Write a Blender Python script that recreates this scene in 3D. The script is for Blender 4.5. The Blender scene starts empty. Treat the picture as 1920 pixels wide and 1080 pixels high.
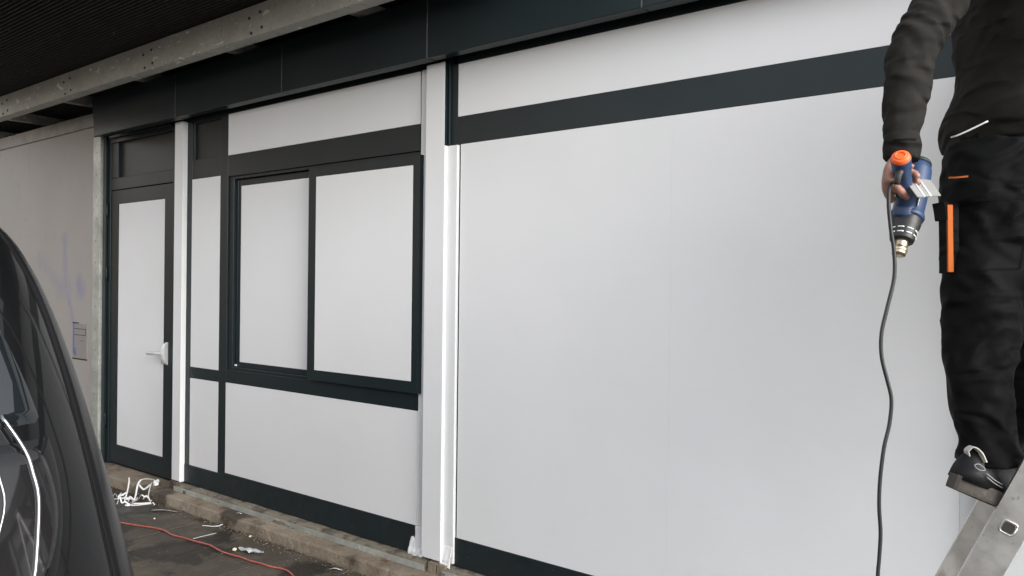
import bpy, bmesh, math, random
from mathutils import Vector, Matrix, noise
R = math.radians
random.seed(7)
S = bpy.context.scene
COL = S.collection

# ------------------------------------------------------------------ camera
cam_data = bpy.data.cameras.new("camera")
cam = bpy.data.objects.new("camera", cam_data)
COL.objects.link(cam)
S.camera = cam
cam_data.sensor_width = 36.0
cam_data.lens = 1450.0 / 1920.0 * 36.0
cam_data.clip_start = 0.05
cam_data.clip_end = 2000.0
yaw, pitch, roll = R(37.59), R(-0.147), R(0.648)
fw = Vector((-math.sin(yaw) * math.cos(pitch), math.cos(yaw) * math.cos(pitch), math.sin(pitch)))
rt = Vector((math.cos(yaw), math.sin(yaw), 0))
up = rt.cross(fw)
r2 = rt * math.cos(roll) + up * math.sin(roll)
u2 = up * math.cos(roll) - rt * math.sin(roll)
M = Matrix((r2, u2, -fw)).transposed().to_4x4()
M.translation = Vector((0, -2.88, 1.5))
cam.matrix_world = M

# ------------------------------------------------------------------ sky, sun, exposure
SUN_EL, SUN_AZ = R(26), R(96)        # azimuth measured from +Y towards +X
w = bpy.data.worlds.new("World")
S.world = w
w.use_nodes = True
wn = w.node_tree
bg = wn.nodes["Background"]
sky = wn.nodes.new("ShaderNodeTexSky")
sky.sky_type = 'NISHITA'
sky.sun_disc = False
sky.sun_elevation = SUN_EL
sky.sun_rotation = SUN_AZ
sky.air_density = 1.0
sky.dust_density = 1.2
sky.ozone_density = 1.5
hs_ = wn.nodes.new("ShaderNodeHueSaturation")      # overcast: most of the blue taken out, evenly
hs_.inputs["Saturation"].default_value = 0.20
wn.links.new(sky.outputs[0], hs_.inputs["Color"])
wn.links.new(hs_.outputs[0], bg.inputs[0])
bg.inputs[1].default_value = 0.15
sun_d = bpy.data.lights.new("sun", 'SUN')
sun_d.energy = 1.2
sun_d.angle = R(50)
sun_d.color = (1.0, 0.985, 0.965)
sun = bpy.data.objects.new("sun", sun_d)
COL.objects.link(sun)
sdir = Vector((math.sin(SUN_AZ) * math.cos(SUN_EL), math.cos(SUN_AZ) * math.cos(SUN_EL), math.sin(SUN_EL)))
sun.rotation_euler = sdir.to_track_quat('Z', 'Y').to_euler()
sun.location = (6, -6, 8)
S.view_settings.view_transform = 'Standard'
S.view_settings.look = 'None'
S.view_settings.gamma = 1.0
S.view_settings.exposure = 1.5
S.render.engine = 'CYCLES'

# ------------------------------------------------------------------ materials
def mat(name, base, rough=0.5, metal=0.0, spec=0.5, coat=0.0, coat_rough=0.05, bump=None, vary=None, rough_vary=None, sheen=0.0, world=False):
    """bump=(scale,strength,dist[,stretch]); vary=(scale, other colour, lo, hi[,stretch]); rough_vary=(scale, other)"""
    m = bpy.data.materials.new(name)
    m.use_nodes = True
    nt = m.node_tree
    b = nt.nodes["Principled BSDF"]
    b.inputs["Base Color"].default_value = (*base, 1)
    b.inputs["Roughness"].default_value = rough
    b.inputs["Metallic"].default_value = metal
    b.inputs["Specular IOR Level"].default_value = spec
    b.inputs["Coat Weight"].default_value = coat
    b.inputs["Coat Roughness"].default_value = coat_rough
    if sheen:
        b.inputs["Sheen Weight"].default_value = sheen
        b.inputs["Sheen Roughness"].default_value = 0.5
    tc = nt.nodes.new("ShaderNodeNewGeometry" if world else "ShaderNodeTexCoord")
    tcs = tc.outputs["Position" if world else "Object"]
    def noi(scale, stretch=None, detail=6, rough=.6):
        n = nt.nodes.new("ShaderNodeTexNoise")
        n.inputs["Scale"].default_value = scale
        n.inputs["Detail"].default_value = detail
        n.inputs["Roughness"].default_value = rough
        mp = nt.nodes.new("ShaderNodeMapping")
        mp.inputs["Scale"].default_value = stretch or (1, 1, 1)
        nt.links.new(tcs, mp.inputs["Vector"])
        nt.links.new(mp.outputs[0], n.inputs["Vector"])
        return n.outputs["Fac"]
    def ramp(sock, lo, hi, c0, c1):
        r = nt.nodes.new("ShaderNodeValToRGB")
        r.color_ramp.elements[0].position = lo
        r.color_ramp.elements[1].position = hi
        r.color_ramp.elements[0].color = (*c0, 1)
        r.color_ramp.elements[1].color = (*c1, 1)
        nt.links.new(sock, r.inputs[0])
        return r.outputs[0]
    if vary:
        lst = vary if isinstance(vary, list) else [vary]
        cur = None
        for v in lst:
            f = ramp(noi(v[0], v[4] if len(v) > 4 else None), v[2], v[3], (0, 0, 0), (1, 1, 1))
            mx = nt.nodes.new("ShaderNodeMix")
            mx.data_type = 'RGBA'
            nt.links.new(f, mx.inputs[0])
            if cur is None:
                mx.inputs[6].default_value = (*base, 1)
            else:
                nt.links.new(cur, mx.inputs[6])
            mx.inputs[7].default_value = (*v[1], 1)
            cur = mx.outputs[2]
        nt.links.new(cur, b.inputs["Base Color"])
    if rough_vary:
        f = ramp(noi(rough_vary[0], rough_vary[2] if len(rough_vary) > 2 else None), .35, .65, (rough,) * 3, (rough_vary[1],) * 3)
        nt.links.new(f, b.inputs["Roughness"])
    if bump:
        bp = nt.nodes.new("ShaderNodeBump")
        bp.inputs["Strength"].default_value = bump[1]
        bp.inputs["Distance"].default_value = bump[2]
        nt.links.new(noi(bump[0], bump[3] if len(bump) > 3 else None), bp.inputs["Height"])
        nt.links.new(bp.outputs[0], b.inputs["Normal"])
    return m

FILM = mat("white_film", (.793, .788, .793), .42, spec=.45, bump=(2.2, .2, .02), vary=[(1.1, (.755, .76, .75), .35, .7), (60, (.72, .72, .71), .72, .8)], rough_vary=(1.3, .56))
FILM2 = mat("white_film_loose", (.84, .84, .84), .35, bump=(14, .35, .01, (1, 1, .25)))
ANTH = mat("anthracite_powder_coat", (.0125, .0205, .0232), .31, spec=.27, vary=(3, (.0145, .0228, .0255), .4, .7), rough_vary=(2.5, .37))
ANTHD = mat("anthracite_scuffed", (.0125, .0205, .0232), .36, spec=.3, vary=[(4, (.017, .021, .021), .45, .7), (38, (.11, .10, .085), .675, .70), (9, (.035, .034, .03), .60, .72, (1, 1, 3))], rough_vary=(6, .6))
DARKGLASS = mat("dark_glass", (.022, .026, .026), .36, spec=.3)
RUBBER = mat("black_gasket", (.006, .006, .006), .9, spec=.1)
GALV = mat("galvanised_steel", (.44, .45, .40), .5, metal=.35, world=True, spec=.5, vary=[(28, (.52, .54, .50), .42, .58), (5, (.30, .31, .28), .4, .7)], rough_vary=(20, .34), bump=(60, .05, .002))
GALVD = mat("galvanised_beam_weathered", (.46, .45, .40), .6, metal=.1, world=True, vary=[(6, (.54, .53, .47), .4, .65), (40, (.34, .33, .30), .55, .7), (11, (.85, .85, .76), .635, .65, (.9, 1, 2.2)), (30, (.8, .8, .72), .675, .69)], bump=(40, .1, .003))
DECK = mat("roof_deck_dark", (.020, .017, .014), .7, vary=[(7, (.028, .024, .019), .4, .6), (20, (.6, .58, .52), .715, .72)], world=True)
BLACKV = mat("dark_void", (.01, .01, .01), .9)
BOARD = mat("grey_beige_board", (.315, .290, .266), .62, vary=[(1.6, (.335, .308, .283), .4, .65), (12, (.265, .24, .217), .6, .75)], bump=(90, .05, .001))
CAPM = mat("galvanised_capping", (.26, .25, .225), .55, metal=.3, vary=[(7, (.20, .19, .17), .45, .65), (40, (.33, .32, .29), .6, .72)])
CONC = mat("concrete_kerb", (.225, .180, .130), .85, world=True, vary=[(4, (.29, .245, .185), .5, .66, (.6, 1, 1)), (5, (.17, .13, .09), .52, .66, (.8, 1, .7)), (2.2, (.060, .045, .031), .53, .60, (1, 1, .6)), (70, (.17, .135, .10), .58, .72), (22, (.40, .35, .28), .66, .74)], bump=(60, .8, .012), rough_vary=(5, .6))
SLAB = mat("wet_paving", (.066, .054, .040), .7, spec=.35, world=True, vary=[(5, (.098, .082, .062), .48, .68), (2.1, (.018, .0138, .0095), .50, .55), (60, (.045, .036, .027), .58, .75), (170, (.13, .11, .085), .70, .8), (11, (.036, .029, .022), .62, .70)], rough_vary=(2.1, .36), bump=(90, .6, .006))
DIRT = mat("joint_dirt", (.035, .029, .022), .9, bump=(120, .5, .01))
ASPH = mat("asphalt", (.06, .057, .053), .85, vary=(50, (.09, .086, .08), .5, .7), bump=(120, .5, .01))
MORT = mat("mortar", (.19, .165, .125), .9, world=True, vary=[(9, (.08, .066, .05), .48, .6), (40, (.26, .23, .18), .55, .7)], bump=(60, .6, .01))
ALU = mat("scuffed_aluminium", (.60, .58, .55), .34, metal=1.0, vary=[(9, (.47, .455, .43), .42, .66), (75, (.36, .34, .32), .63, .72), (30, (.78, .77, .75), .68, .74, (3, 1, 1))], rough_vary=(14, .5), bump=(140, .08, .002))
ALUIN = mat("rung_inside_dark", (.03, .028, .026), .6)
def creases(m, scale, strength, dist):
    nt = m.node_tree; b = nt.nodes["Principled BSDF"]
    tc = nt.nodes.new("ShaderNodeTexCoord")
    mp = nt.nodes.new("ShaderNodeMapping"); mp.inputs["Rotation"].default_value = (.5, .6, .3); mp.inputs["Scale"].default_value = (1, 1, 2.2)
    n = nt.nodes.new("ShaderNodeTexNoise"); n.noise_type = 'RIDGED_MULTIFRACTAL'
    n.inputs["Scale"].default_value = scale; n.inputs["Detail"].default_value = 2.5; n.inputs["Distortion"].default_value = .8
    nt.links.new(tc.outputs["Object"], mp.inputs["Vector"]); nt.links.new(mp.outputs[0], n.inputs["Vector"])
    bp = nt.nodes.new("ShaderNodeBump"); bp.inputs["Strength"].default_value = strength; bp.inputs["Distance"].default_value = dist
    nt.links.new(n.outputs["Fac"], bp.inputs["Height"])
    nt.links.new(b.inputs["Normal"].links[0].from_socket, bp.inputs["Normal"])
    nt.links.new(bp.outputs[0], b.inputs["Normal"])
    return m
BLACKCLOTH = mat("black_workwear", (.0150, .0138, .012), .88, spec=.15, bump=(420, .3, .002), vary=(5, (.023, .021, .0185), .45, .7))
TROUSER = mat("black_trouser_cloth", (.0030, .0030, .0031), .75, spec=.12, bump=(420, .3, .002), vary=(6, (.007, .007, .0073), .5, .72))
creases(BLACKCLOTH, 8, 1.0, .035); creases(TROUSER, 7, 1.0, .04)
ORANGE = mat("orange_trim", (.46, .10, .008), .8, bump=(300, .2, .001))
REFL = mat("reflective_piping", (.62, .62, .61), .4)
STRIPE = mat("grey_shoe_stripe", (.30, .30, .30), .5)
SKIN = mat("skin", (.27, .135, .10), .5, vary=(30, (.33, .165, .12), .4, .65), bump=(160, .15, .002))
HAIR = mat("dark_hair", (.03, .022, .016), .6, bump=(200, .6, .004))
SHOEM = mat("black_shoe_leather", (.006, .006, .0065), .5, spec=.25, bump=(140, .3, .002), vary=(30, (.012, .012, .012), .55, .7))
SOLEM = mat("dusty_shoe_sole", (.055, .046, .038), .85, vary=[(20, (.05, .042, .035), .45, .65, (1, 1, 3)), (90, (.14, .12, .10), .6, .75)], bump=(80, .4, .003))
GUNBLUE = mat("blue_tool_plastic", (.020, .046, .112), .45, bump=(220, .1, .001), vary=(18, (.026, .055, .13), .45, .65))
GUNBLK = mat("black_tool_plastic", (.016, .016, .016), .45)
BRASS = mat("heat_stained_nozzle", (.62, .50, .33), .3, metal=1.0, vary=(35, (.78, .68, .5), .45, .65))
GUNORG = mat("orange_tool_cap", (.86, .13, .02), .4)
GUNGRN = mat("dark_green_grille", (.02, .035, .03), .5)
WPLAS = mat("white_plastic", (.78, .78, .77), .35)
CARDM = mat("grey_white_squeegee_plastic", (.28, .275, .265), .4)
CORDM = mat("black_cord_rubber", (.016, .016, .017), .42)
REDCORD = mat("red_cord_rubber", (.37, .085, .07), .5, vary=(18, (.45, .17, .14), .5, .7))
PAPER = mat("white_backing_paper", (.82, .82, .81), .5, bump=(30, .2, .003))
YELL = mat("yellow_foam", (.62, .57, .38), .8, bump=(60, .5, .005))
CLEARF = mat("crumpled_clear_film", (.42, .43, .43), .18, spec=.8, bump=(60, .6, .006))
PAINT = mat("dark_grey_car_paint", (.0045, .0047, .005), .3, metal=.0, spec=.08, coat=.6, coat_rough=.0, bump=(4.5, .16, .02, (1, 1, .55)))
CARGLASS = mat("tinted_car_glass", (.008, .010, .012), .02, spec=.8)
CHROME = mat("chrome", (.36, .36, .365), .10, metal=1.0)
LENS = mat("smoked_lamp_lens", (.012, .0115, .012), .05, spec=.45)
TYRE = mat("tyre_rubber", (.02, .02, .02), .8, bump=(60, .4, .004))
RIM = mat("alloy_rim", (.5, .5, .5), .3, metal=1.0)
CARDARK = mat("black_plastic_and_reflection", (.006, .006, .0065), .26, spec=.16)  # bumper plastic, also the dark reflection patch on the quarter panel

# board with the faded blue spray marks and pencil marks
def spray_board():
    m = BOARD.copy()
    m.name = "board_with_blue_spray"
    nt = m.node_tree
    b = nt.nodes["Principled BSDF"]
    prev = b.inputs["Base Color"].links[0].from_socket
    geo = nt.nodes.new("ShaderNodeNewGeometry")
    sp = nt.nodes.new("ShaderNodeSeparateXYZ")
    nz = nt.nodes.new("ShaderNodeTexNoise")
    nz.inputs["Scale"].default_value = 9
    nz.inputs["Detail"].default_value = 5
    nt.links.new(geo.outputs["Position"], nz.inputs["Vector"])
    wob = nt.nodes.new("ShaderNodeVectorMath"); wob.operation = 'MULTIPLY_ADD'
    nt.links.new(nz.outputs["Color"], wob.inputs[0])
    wob.inputs[1].default_value = (.07, 0, .07)
    nt.links.new(geo.outputs["Position"], wob.inputs[2])
    nt.links.new(wob.outputs[0], sp.inputs[0])
    def mth(op, a, b_=None):
        n = nt.nodes.new("ShaderNodeMath"); n.operation = op; n.use_clamp = op == 'MINIMUM'
        for i, v in enumerate((a, b_)):
            if v is None: continue
            if isinstance(v, (int, float)): n.inputs[i].default_value = v
            else: nt.links.new(v, n.inputs[i])
        return n.outputs[0]
    X, Z = sp.outputs[0], sp.outputs[2]
    total = None
    # (x0,z0,x1,z1,width,strength)
    for x0, z0, x1, z1, wd, st in ((-6.99, 1.86, -6.95, 1.45, .045, .55), (-6.95, 1.45, -6.80, 1.16, .03, .55), (-6.70, 1.48, -6.68, 1.42, .075, .7), (-7.38, 1.64, -7.05, 1.44, .06, .28), (-7.05, 1.44, -6.93, 1.45, .09, .4), (-7.49, 1.74, -7.47, 1.63, .04, .3)):
        dx, dz = x1 - x0, z1 - z0
        L2 = dx * dx + dz * dz
        t = mth('MULTIPLY', mth('ADD', mth('MULTIPLY', mth('SUBTRACT', X, x0 + .035), dx), mth('MULTIPLY', mth('SUBTRACT', Z, z0 + .035), dz)), 1 / L2)
        t = mth('MAXIMUM', mth('MINIMUM', t, 1.0), 0.0)
        ex = mth('SUBTRACT', mth('SUBTRACT', X, x0 + .035), mth('MULTIPLY', t, dx))
        ez = mth('SUBTRACT', mth('SUBTRACT', Z, z0 + .035), mth('MULTIPLY', t, dz))
        d = mth('SQRT', mth('ADD', mth('MULTIPLY', ex, ex), mth('MULTIPLY', ez, ez)))
        f = mth('MAXIMUM', mth('SUBTRACT', 1.0, mth('MULTIPLY', d, .7 / wd)), 0.0)
        f = mth('MULTIPLY', f, st * .85)
        total = f if total is None else mth('MAXIMUM', total, f)
    n2 = nt.nodes.new("ShaderNodeTexNoise")
    n2.inputs["Scale"].default_value = 55
    n2.inputs["Detail"].default_value = 6
    nt.links.new(geo.outputs["Position"], n2.inputs["Vector"])
    total = mth('MULTIPLY', total, mth('MULTIPLY', n2.outputs["Fac"], 1.6))
    mx = nt.nodes.new("ShaderNodeMix"); mx.data_type = 'RGBA'
    nt.links.new(total, mx.inputs[0])
    nt.links.new(prev, mx.inputs[6])
    mx.inputs[7].default_value = (.14, .15, .33, 1)
    nt.links.new(mx.outputs[2], b.inputs["Base Color"])
    return m
BOARDS = spray_board()

# ------------------------------------------------------------------ helpers
def link(o, parent=None):
    COL.objects.link(o)
    if parent is not None:
        o.parent = parent
        o.matrix_parent_inverse = parent.matrix_world.inverted() if False else Matrix.Translation(-parent.location)
    return o
def tag(o, label=None, cat=None, group=None, kind=None):
    if label: o["label"] = label
    if cat: o["category"] = cat
    if group: o["group"] = group
    if kind: o["kind"] = kind
    return o
def empty(name, loc=(0, 0, 0)):
    o = bpy.data.objects.new(name, None)
    o.empty_display_size = .1
    o.location = loc
    return link(o)
def from_bm(name, bm, m, parent=None, smooth=False):
    me = bpy.data.meshes.new(name)
    bmesh.ops.recalc_face_normals(bm, faces=bm.faces[:])
    bm.to_mesh(me); bm.free()
    for mm in (m if isinstance(m, list) else [m]):
        me.materials.append(mm)
    if smooth:
        for p in me.polygons: p.use_smooth = True
    return link(bpy.data.objects.new(name, me), parent)
def add_box(bm, x0, x1, y0, y1, z0, z1, bev=.0):
    r = bmesh.ops.create_cube(bm, size=1)
    vs = r["verts"]
    for v in vs:
        v.co = Vector(((x0 + x1) / 2 + v.co.x * (x1 - x0), (y0 + y1) / 2 + v.co.y * (y1 - y0), (z0 + z1) / 2 + v.co.z * (z1 - z0)))
    if bev:
        es = list({e for v in vs for e in v.link_edges})
        bmesh.ops.bevel(bm, geom=es, offset=bev, segments=2, affect='EDGES', profile=.5)
def box(name, x0, x1, y0, y1, z0, z1, m, parent=None, bev=.0015):
    bm = bmesh.new()
    add_box(bm, x0, x1, y0, y1, z0, z1, bev)
    return from_bm(name, bm, m, parent)
def catmull(pts, per):
    pts = [Vector(p) for p in pts]
    if len(pts) < 3:
        return [pts[0].lerp(pts[-1], i / per) for i in range(per + 1)]
    ext = [pts[0] * 2 - pts[1]] + pts + [pts[-1] * 2 - pts[-2]]
    out = []
    for i in range(1, len(ext) - 2):
        a, b, c, d = ext[i - 1:i + 3]
        for k in range(per):
            t = k / per
            out.append(.5 * ((2 * b) + (c - a) * t + (2 * a - 5 * b + 4 * c - d) * t * t + (3 * b - a - 3 * c + d) * t ** 3))
    out.append(pts[-1])
    return out
def add_tube(bm, pts, rad, n=12, per=4, ref=(0, 0, 1), fold=None, caps=True):
    """rad: one number, list of numbers or list of (r_side, r_front) per control point; ref: a direction for the first radius"""
    P = catmull(pts, per)
    K = len(pts) - 1
    rs = []
    for i in range(len(P)):
        t = i / (len(P) - 1) * K
        k = min(int(t), K - 1); f = t - k
        f = f * f * (3 - 2 * f)
        def g(j):
            v = rad if isinstance(rad, (int, float)) else rad[j]
            return v if isinstance(v, (tuple, list)) else (v, v)
        a, b = g(k), g(k + 1)
        rs.append((a[0] + (b[0] - a[0]) * f, a[1] + (b[1] - a[1]) * f))
    rings = []
    ref = Vector(ref)
    for i, p in enumerate(P):
        t = (P[min(i + 1, len(P) - 1)] - P[max(i - 1, 0)]).normalized()
        s = ref - t * ref.dot(t)
        if s.length < 1e-4:
            s = t.orthogonal()
        s.normalize(); ref = s
        q = t.cross(s)
        ring = []
        for k in range(n):
            a = 2 * math.pi * k / n
            m_ = 1.0
            off = s * math.cos(a) * rs[i][0] + q * math.sin(a) * rs[i][1]
            if fold:
                off = off + off.normalized() * fold(p + off, i / (len(P) - 1), a)
            ring.append(bm.verts.new(p + off))
        rings.append(ring)
    for i in range(len(rings) - 1):
        for k in range(n):
            bm.faces.new((rings[i][k], rings[i][(k + 1) % n], rings[i + 1][(k + 1) % n], rings[i + 1][k]))
    if caps:
        bm.faces.new(rings[0][::-1]); bm.faces.new(rings[-1])
    return rings
def tube(name, pts, rad, m, parent=None, n=12, per=4, ref=(0, 0, 1), fold=None, smooth=True):
    bm = bmesh.new()
    add_tube(bm, pts, rad, n, per, ref, fold)
    return from_bm(name, bm, m, parent, smooth)
def ribbon(name, pts, width, m, parent=None, th=.0008, per=5, wdir=(0, 0, 1), twist=0.0):
    P = catmull(pts, per)
    bm = bmesh.new()
    rings = []
    for i, p in enumerate(P):
        t = (P[min(i + 1, len(P) - 1)] - P[max(i - 1, 0)]).normalized()
        wv = Vector(wdir)
        wv = (wv - t * wv.dot(t))
        if wv.length < 1e-3: wv = t.orthogonal()
        wv.normalize()
        wv.rotate(Matrix.Rotation(twist * i / len(P), 3, t))
        nn = t.cross(wv)
        h = width / 2
        rings.append([bm.verts.new(p + wv * h * sx + nn * th * sy) for sx, sy in ((-1, -1), (1, -1), (1, 1), (-1, 1))])
    for a, b in zip(rings, rings[1:]):
        for k in range(4):
            bm.faces.new((a[k], a[(k + 1) % 4], b[(k + 1) % 4], b[k]))
    bm.faces.new(rings[0][::-1]); bm.faces.new(rings[-1])
    return from_bm(name, bm, m, parent)

# ================================================================== GROUND
bm = bmesh.new()
bmesh.ops.create_grid(bm, x_segments=1, y_segments=1, size=600)
for v in bm.verts: v.co.z = -.03
ground = tag(from_bm("ground", bm, ASPH), kind="structure")
# unseen bank, added to give the dark frames brown reflections
bm = bmesh.new(); g = []
for i in range(61):
    row = []
    for j in range(11):
        x = -120 + i * 1.75; t = j / 10
        h = 13 * math.sin(min(t * 1.6, 1) * math.pi / 2) * min(1, max(0, (-14 - x) / 8))
        d = noise.noise(Vector((x * .15, t * 3, 1))) * 1.2 + noise.noise(Vector((x * .6, t * 9, 4))) * .4
        row.append(bm.verts.new((x, -14 - t * 14 + d, -.05 + max(0, h + d * .6 * t))))
    g.append(row)
for i in range(60):
    for j in range(10): bm.faces.new((g[i][j], g[i + 1][j], g[i + 1][j + 1], g[i][j + 1]))
tag(from_bm("reflection_bank", bm, mat("brown_reflection_bank", (.40, .27, .175), .9, vary=[(.4, (.30, .205, .135), .45, .6), (4, (.42, .30, .20), .5, .7)]), None, True), kind="structure")
JOINTD = mat("sandy_joint", (.085, .072, .055), .9, world=True, vary=(14, (.02, .016, .012), .42, .58), bump=(120, .5, .01))
# paving, slabs laid in staggered columns across the footway
pav = tag(box("pavement", -9.6, 3.4, -4.4, -.165, -.029, -.0055, JOINTD, None, 0), kind="structure")
PX, PY = .4565, .60
slab_meshes = []
for k in range(6):
    bm = bmesh.new()
    add_box(bm, -PX / 2 + .0055, PX / 2 - .0055, -PY / 2 + .0055, PY / 2 - .0055, -.028, 0, .004)
    me = bpy.data.meshes.new("paving_slab")
    bm.to_mesh(me); bm.free(); me.materials.append(SLAB)
    slab_meshes.append(me)
c0 = -4.035 - PX / 2
for ci in range(-11, 16):
    cx = c0 + ci * PX
    off = (-.772 - PY / 2) if ci % 2 == 0 else (-.772 + .005)
    for ri in range(-7, 3):
        cy = off + ri * PY
        y0, y1 = cy - PY / 2, cy + PY / 2
        if y1 < -4.2 or y0 > -.24: continue
        if y1 > -.168:
            bm = bmesh.new()
            h = -.170 - y0
            add_box(bm, -PX / 2 + .0055, PX / 2 - .0055, -h / 2 + .004, h / 2 - .002, -.028, 0, .004)
            me = bpy.data.meshes.new("paving_slab"); bm.to_mesh(me); bm.free(); me.materials.append(SLAB)
            cyy = y0 + h / 2
        else:
            me = slab_meshes[(ci * 3 + ri) % 6]; cyy = cy
        o = bpy.data.objects.new("paving_slab", me)
        o.location = (cx, cyy, random.uniform(-.005, .0015))
        o.rotation_euler = (random.uniform(-.004, .004), random.uniform(-.004, .004), random.uniform(-.003, .003))
        COL.objects.link(o); o.parent = pav

# cast concrete kerb with chipped upper edge
def rough_prism(name, x0, x1, prof, step, amp, m, parent=None, seed=0):
    """prof: list of (y,z) closed; extruded along x with noise"""
    bm = bmesh.new(); rings = []
    n = max(2, int((x1 - x0) / step))
    for i in range(n + 1):
        x = x0 + (x1 - x0) * i / n
        ring = []
        for j, (y, z) in enumerate(prof):
            d = noise.noise_vector(Vector((x * 6 + seed, y * 9, z * 9))) * amp + noise.noise_vector(Vector((x * 23 + seed, y * 30, z * 30))) * amp * .6
            ring.append(bm.verts.new((x, y + d.y, z + d.z * .8)))
        rings.append(ring)
    k = len(prof)
    for a, b in zip(rings, rings[1:]):
        for j in range(k):
            bm.faces.new((a[j], a[(j + 1) % k], b[(j + 1) % k], b[j]))
    bm.faces.new(rings[0][::-1]); bm.faces.new(rings[-1])
    return from_bm(name, bm, m, parent, False)
kerb = tag(rough_prism("kerb", -9.5, 3.3, [(-.169, -.03), (-.166, .005), (-.163, .022), (-.160, .038), (-.157, .052), (-.150, .059), (-.135, .061), (-.11, .061), (-.08, .061), (-.05, .061), (.02, .061), (.3, .061), (.3, -.03)], .012, .0055, CONC), kind="structure")

# ================================================================== KIOSK
K = tag(empty("kiosk_building", (-2.7, .0, .06)), "dark framed kiosk shopfront covered in white film with anthracite fascia", "kiosk")
def kb(name, x0, x1, y0, y1, z0, z1, m=ANTH, bev=.0015, parent=None):
    return box(name, x0, x1, y0, y1, z0, z1, m, parent or K, bev)
def sub(name, part, x0, x1, y0, y1, z0, z1, m, bev=.001):
    o = box(name, x0, x1, y0, y1, z0, z1, m, None, bev)
    o.parent = part
    pw = part.location if part.parent is None else part.location + Vector((0, 0, 0))
    o.matrix_parent_inverse = Matrix.Identity(4)
    return o
# structural core behind the frames
kb("wall_core", -6.44, 3.2, .085, 2.6, .062, 2.90, BLACKV, 0)
JOINTM = mat("lit_bare_edge", (.10, .105, .105), .5)
# fascia panels
FJ = [-6.19, -5.012, -3.832, -2.662, -1.482, -.302, .878, 2.06, 3.24]
for i in range(8):
    a, b_ = FJ[i] + .0018, FJ[i + 1] - .0018
    dy = random.uniform(-.0012, .0012)
    bm = bmesh.new()
    add_box(bm, a, b_, -.13 + dy, -.105, 2.615, 2.917, .0035)
    if i == 0:
        for v in bm.verts:
            if v.co.x < a + .01: v.co.x -= .05 * max(0, (v.co.z - 2.615) / .302) ** .5
    from_bm("fascia_panel", bm, ANTH, K)
    if i: kb("joint_edge_glint", FJ[i] - .0013, FJ[i] + .0013, -.1308, -.106, 2.6155, 2.9165, JOINTM, 0)  # bare panel edge, with the light it catches put into the grey
    kb("fascia_lip", a, b_, -.104, -.062, 2.6165 + dy, 2.632, ANTH)
kb("fascia_back", -6.18, 3.24, -.1045, -.04, 2.66, 2.90, ANTH, 0)
kb("soffit", -6.18, 3.24, -.0615, .09, 2.664, 2.70, ANTH, 0)
kb("drip_rail", -6.18, 3.24, -.058, -.038, 2.628, 2.6635, ANTH, .002)

# --- pilasters wrapped in white film
def pilaster(x0, x1, side_from_z=2.62, crumple=True):
    p = kb("pilaster", x0 + .002, x1 - .002, -.0335, .06, .118, 2.6155, ANTH)
    kb("film_wrap", x0, x1 - .0005, -.036, -.034, .121, 2.6145, FILM, .0004)
    bm = bmesh.new()   # film folded round the right hand side, its edge a little wavy
    n = 60; rows = []
    for i in range(n + 1):
        z = .116 + (side_from_z - .116) * i / n
        wv = noise.noise(Vector((x0, z * 5, 0))) * .002
        rows.append([bm.verts.new((x1 + .0012, -.0362, z)), bm.verts.new((x1 + .0018 + abs(wv), -.015, z)), bm.verts.new((x1 + .0015, .0015 + wv, z))])
    for a, b in zip(rows, rows[1:]):
        for k in range(2): bm.faces.new((a[k], b[k], b[k + 1], a[k + 1]))
    o = from_bm("film_side", bm, FILM, K)
    md = o.modifiers.new("thick", 'SOLIDIFY'); md.thickness = .0008
    return p
pilaster(-5.179, -5.078, 2.612)
pilaster(-2.752, -2.625, 2.197)
pilaster(-.315, -.188, 2.197)
pilaster(2.125, 2.252, 2.197)
for px0, px1 in ((-2.829, -2.750), (-.392, -.313), (2.048, 2.127)):
    kb("film_strip", px0 + .0015, px1, .006, .012, .135, 2.612, FILM, .001)
    kb("jamb", px0 + .004, px1 + .01, .0125, .075, .107, 2.66, ANTH)
    kb("edge_bead", px0 + .008, px0 + .018, -.002, .006, .25, .85, FILM, .001)

# --- door bay
kb("door_jamb", -6.342, -6.256, .028, .084, .063, 2.66, ANTH, .003)
kb("door_jamb", -6.338, -6.300, .006, .0275, .063, 2.66, ANTH, .004)
kb("door_jamb", -5.318, -5.178, .028, .084, .063, 2.66, ANTH)
kb("door_head", -6.255, -5.319, .028, .084, 2.59, 2.66, ANTH, .003)
kb("door_head_trim", -6.255, -5.319, .010, .0275, 2.625, 2.66, ANTH, .004)
kb("transom_rail", -6.255, -5.319, .032, .084, 2.219, 2.312, ANTH, .003)
kb("transom_stop", -6.255, -6.150, .034, .06, 2.313, 2.589, ANTH, .003)
kb("transom_glass", -6.150, -5.319, .058, .066, 2.313, 2.589, DARKGLASS, 0)
kb("threshold", -6.3, -5.2, .05, .084, .0625, .076, BLACKV, .002)
door = kb("door", -6.250, -5.322, .0395, .082, .082, 2.214, ANTH, .002)
def dsub(name, *a, m=ANTH, bev=.0015):
    o = box(name, *a, m, None, bev); o.parent = door
    o.matrix_parent_inverse = door.matrix_basis.inverted() @ Matrix.Identity(4)
    return o
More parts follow.
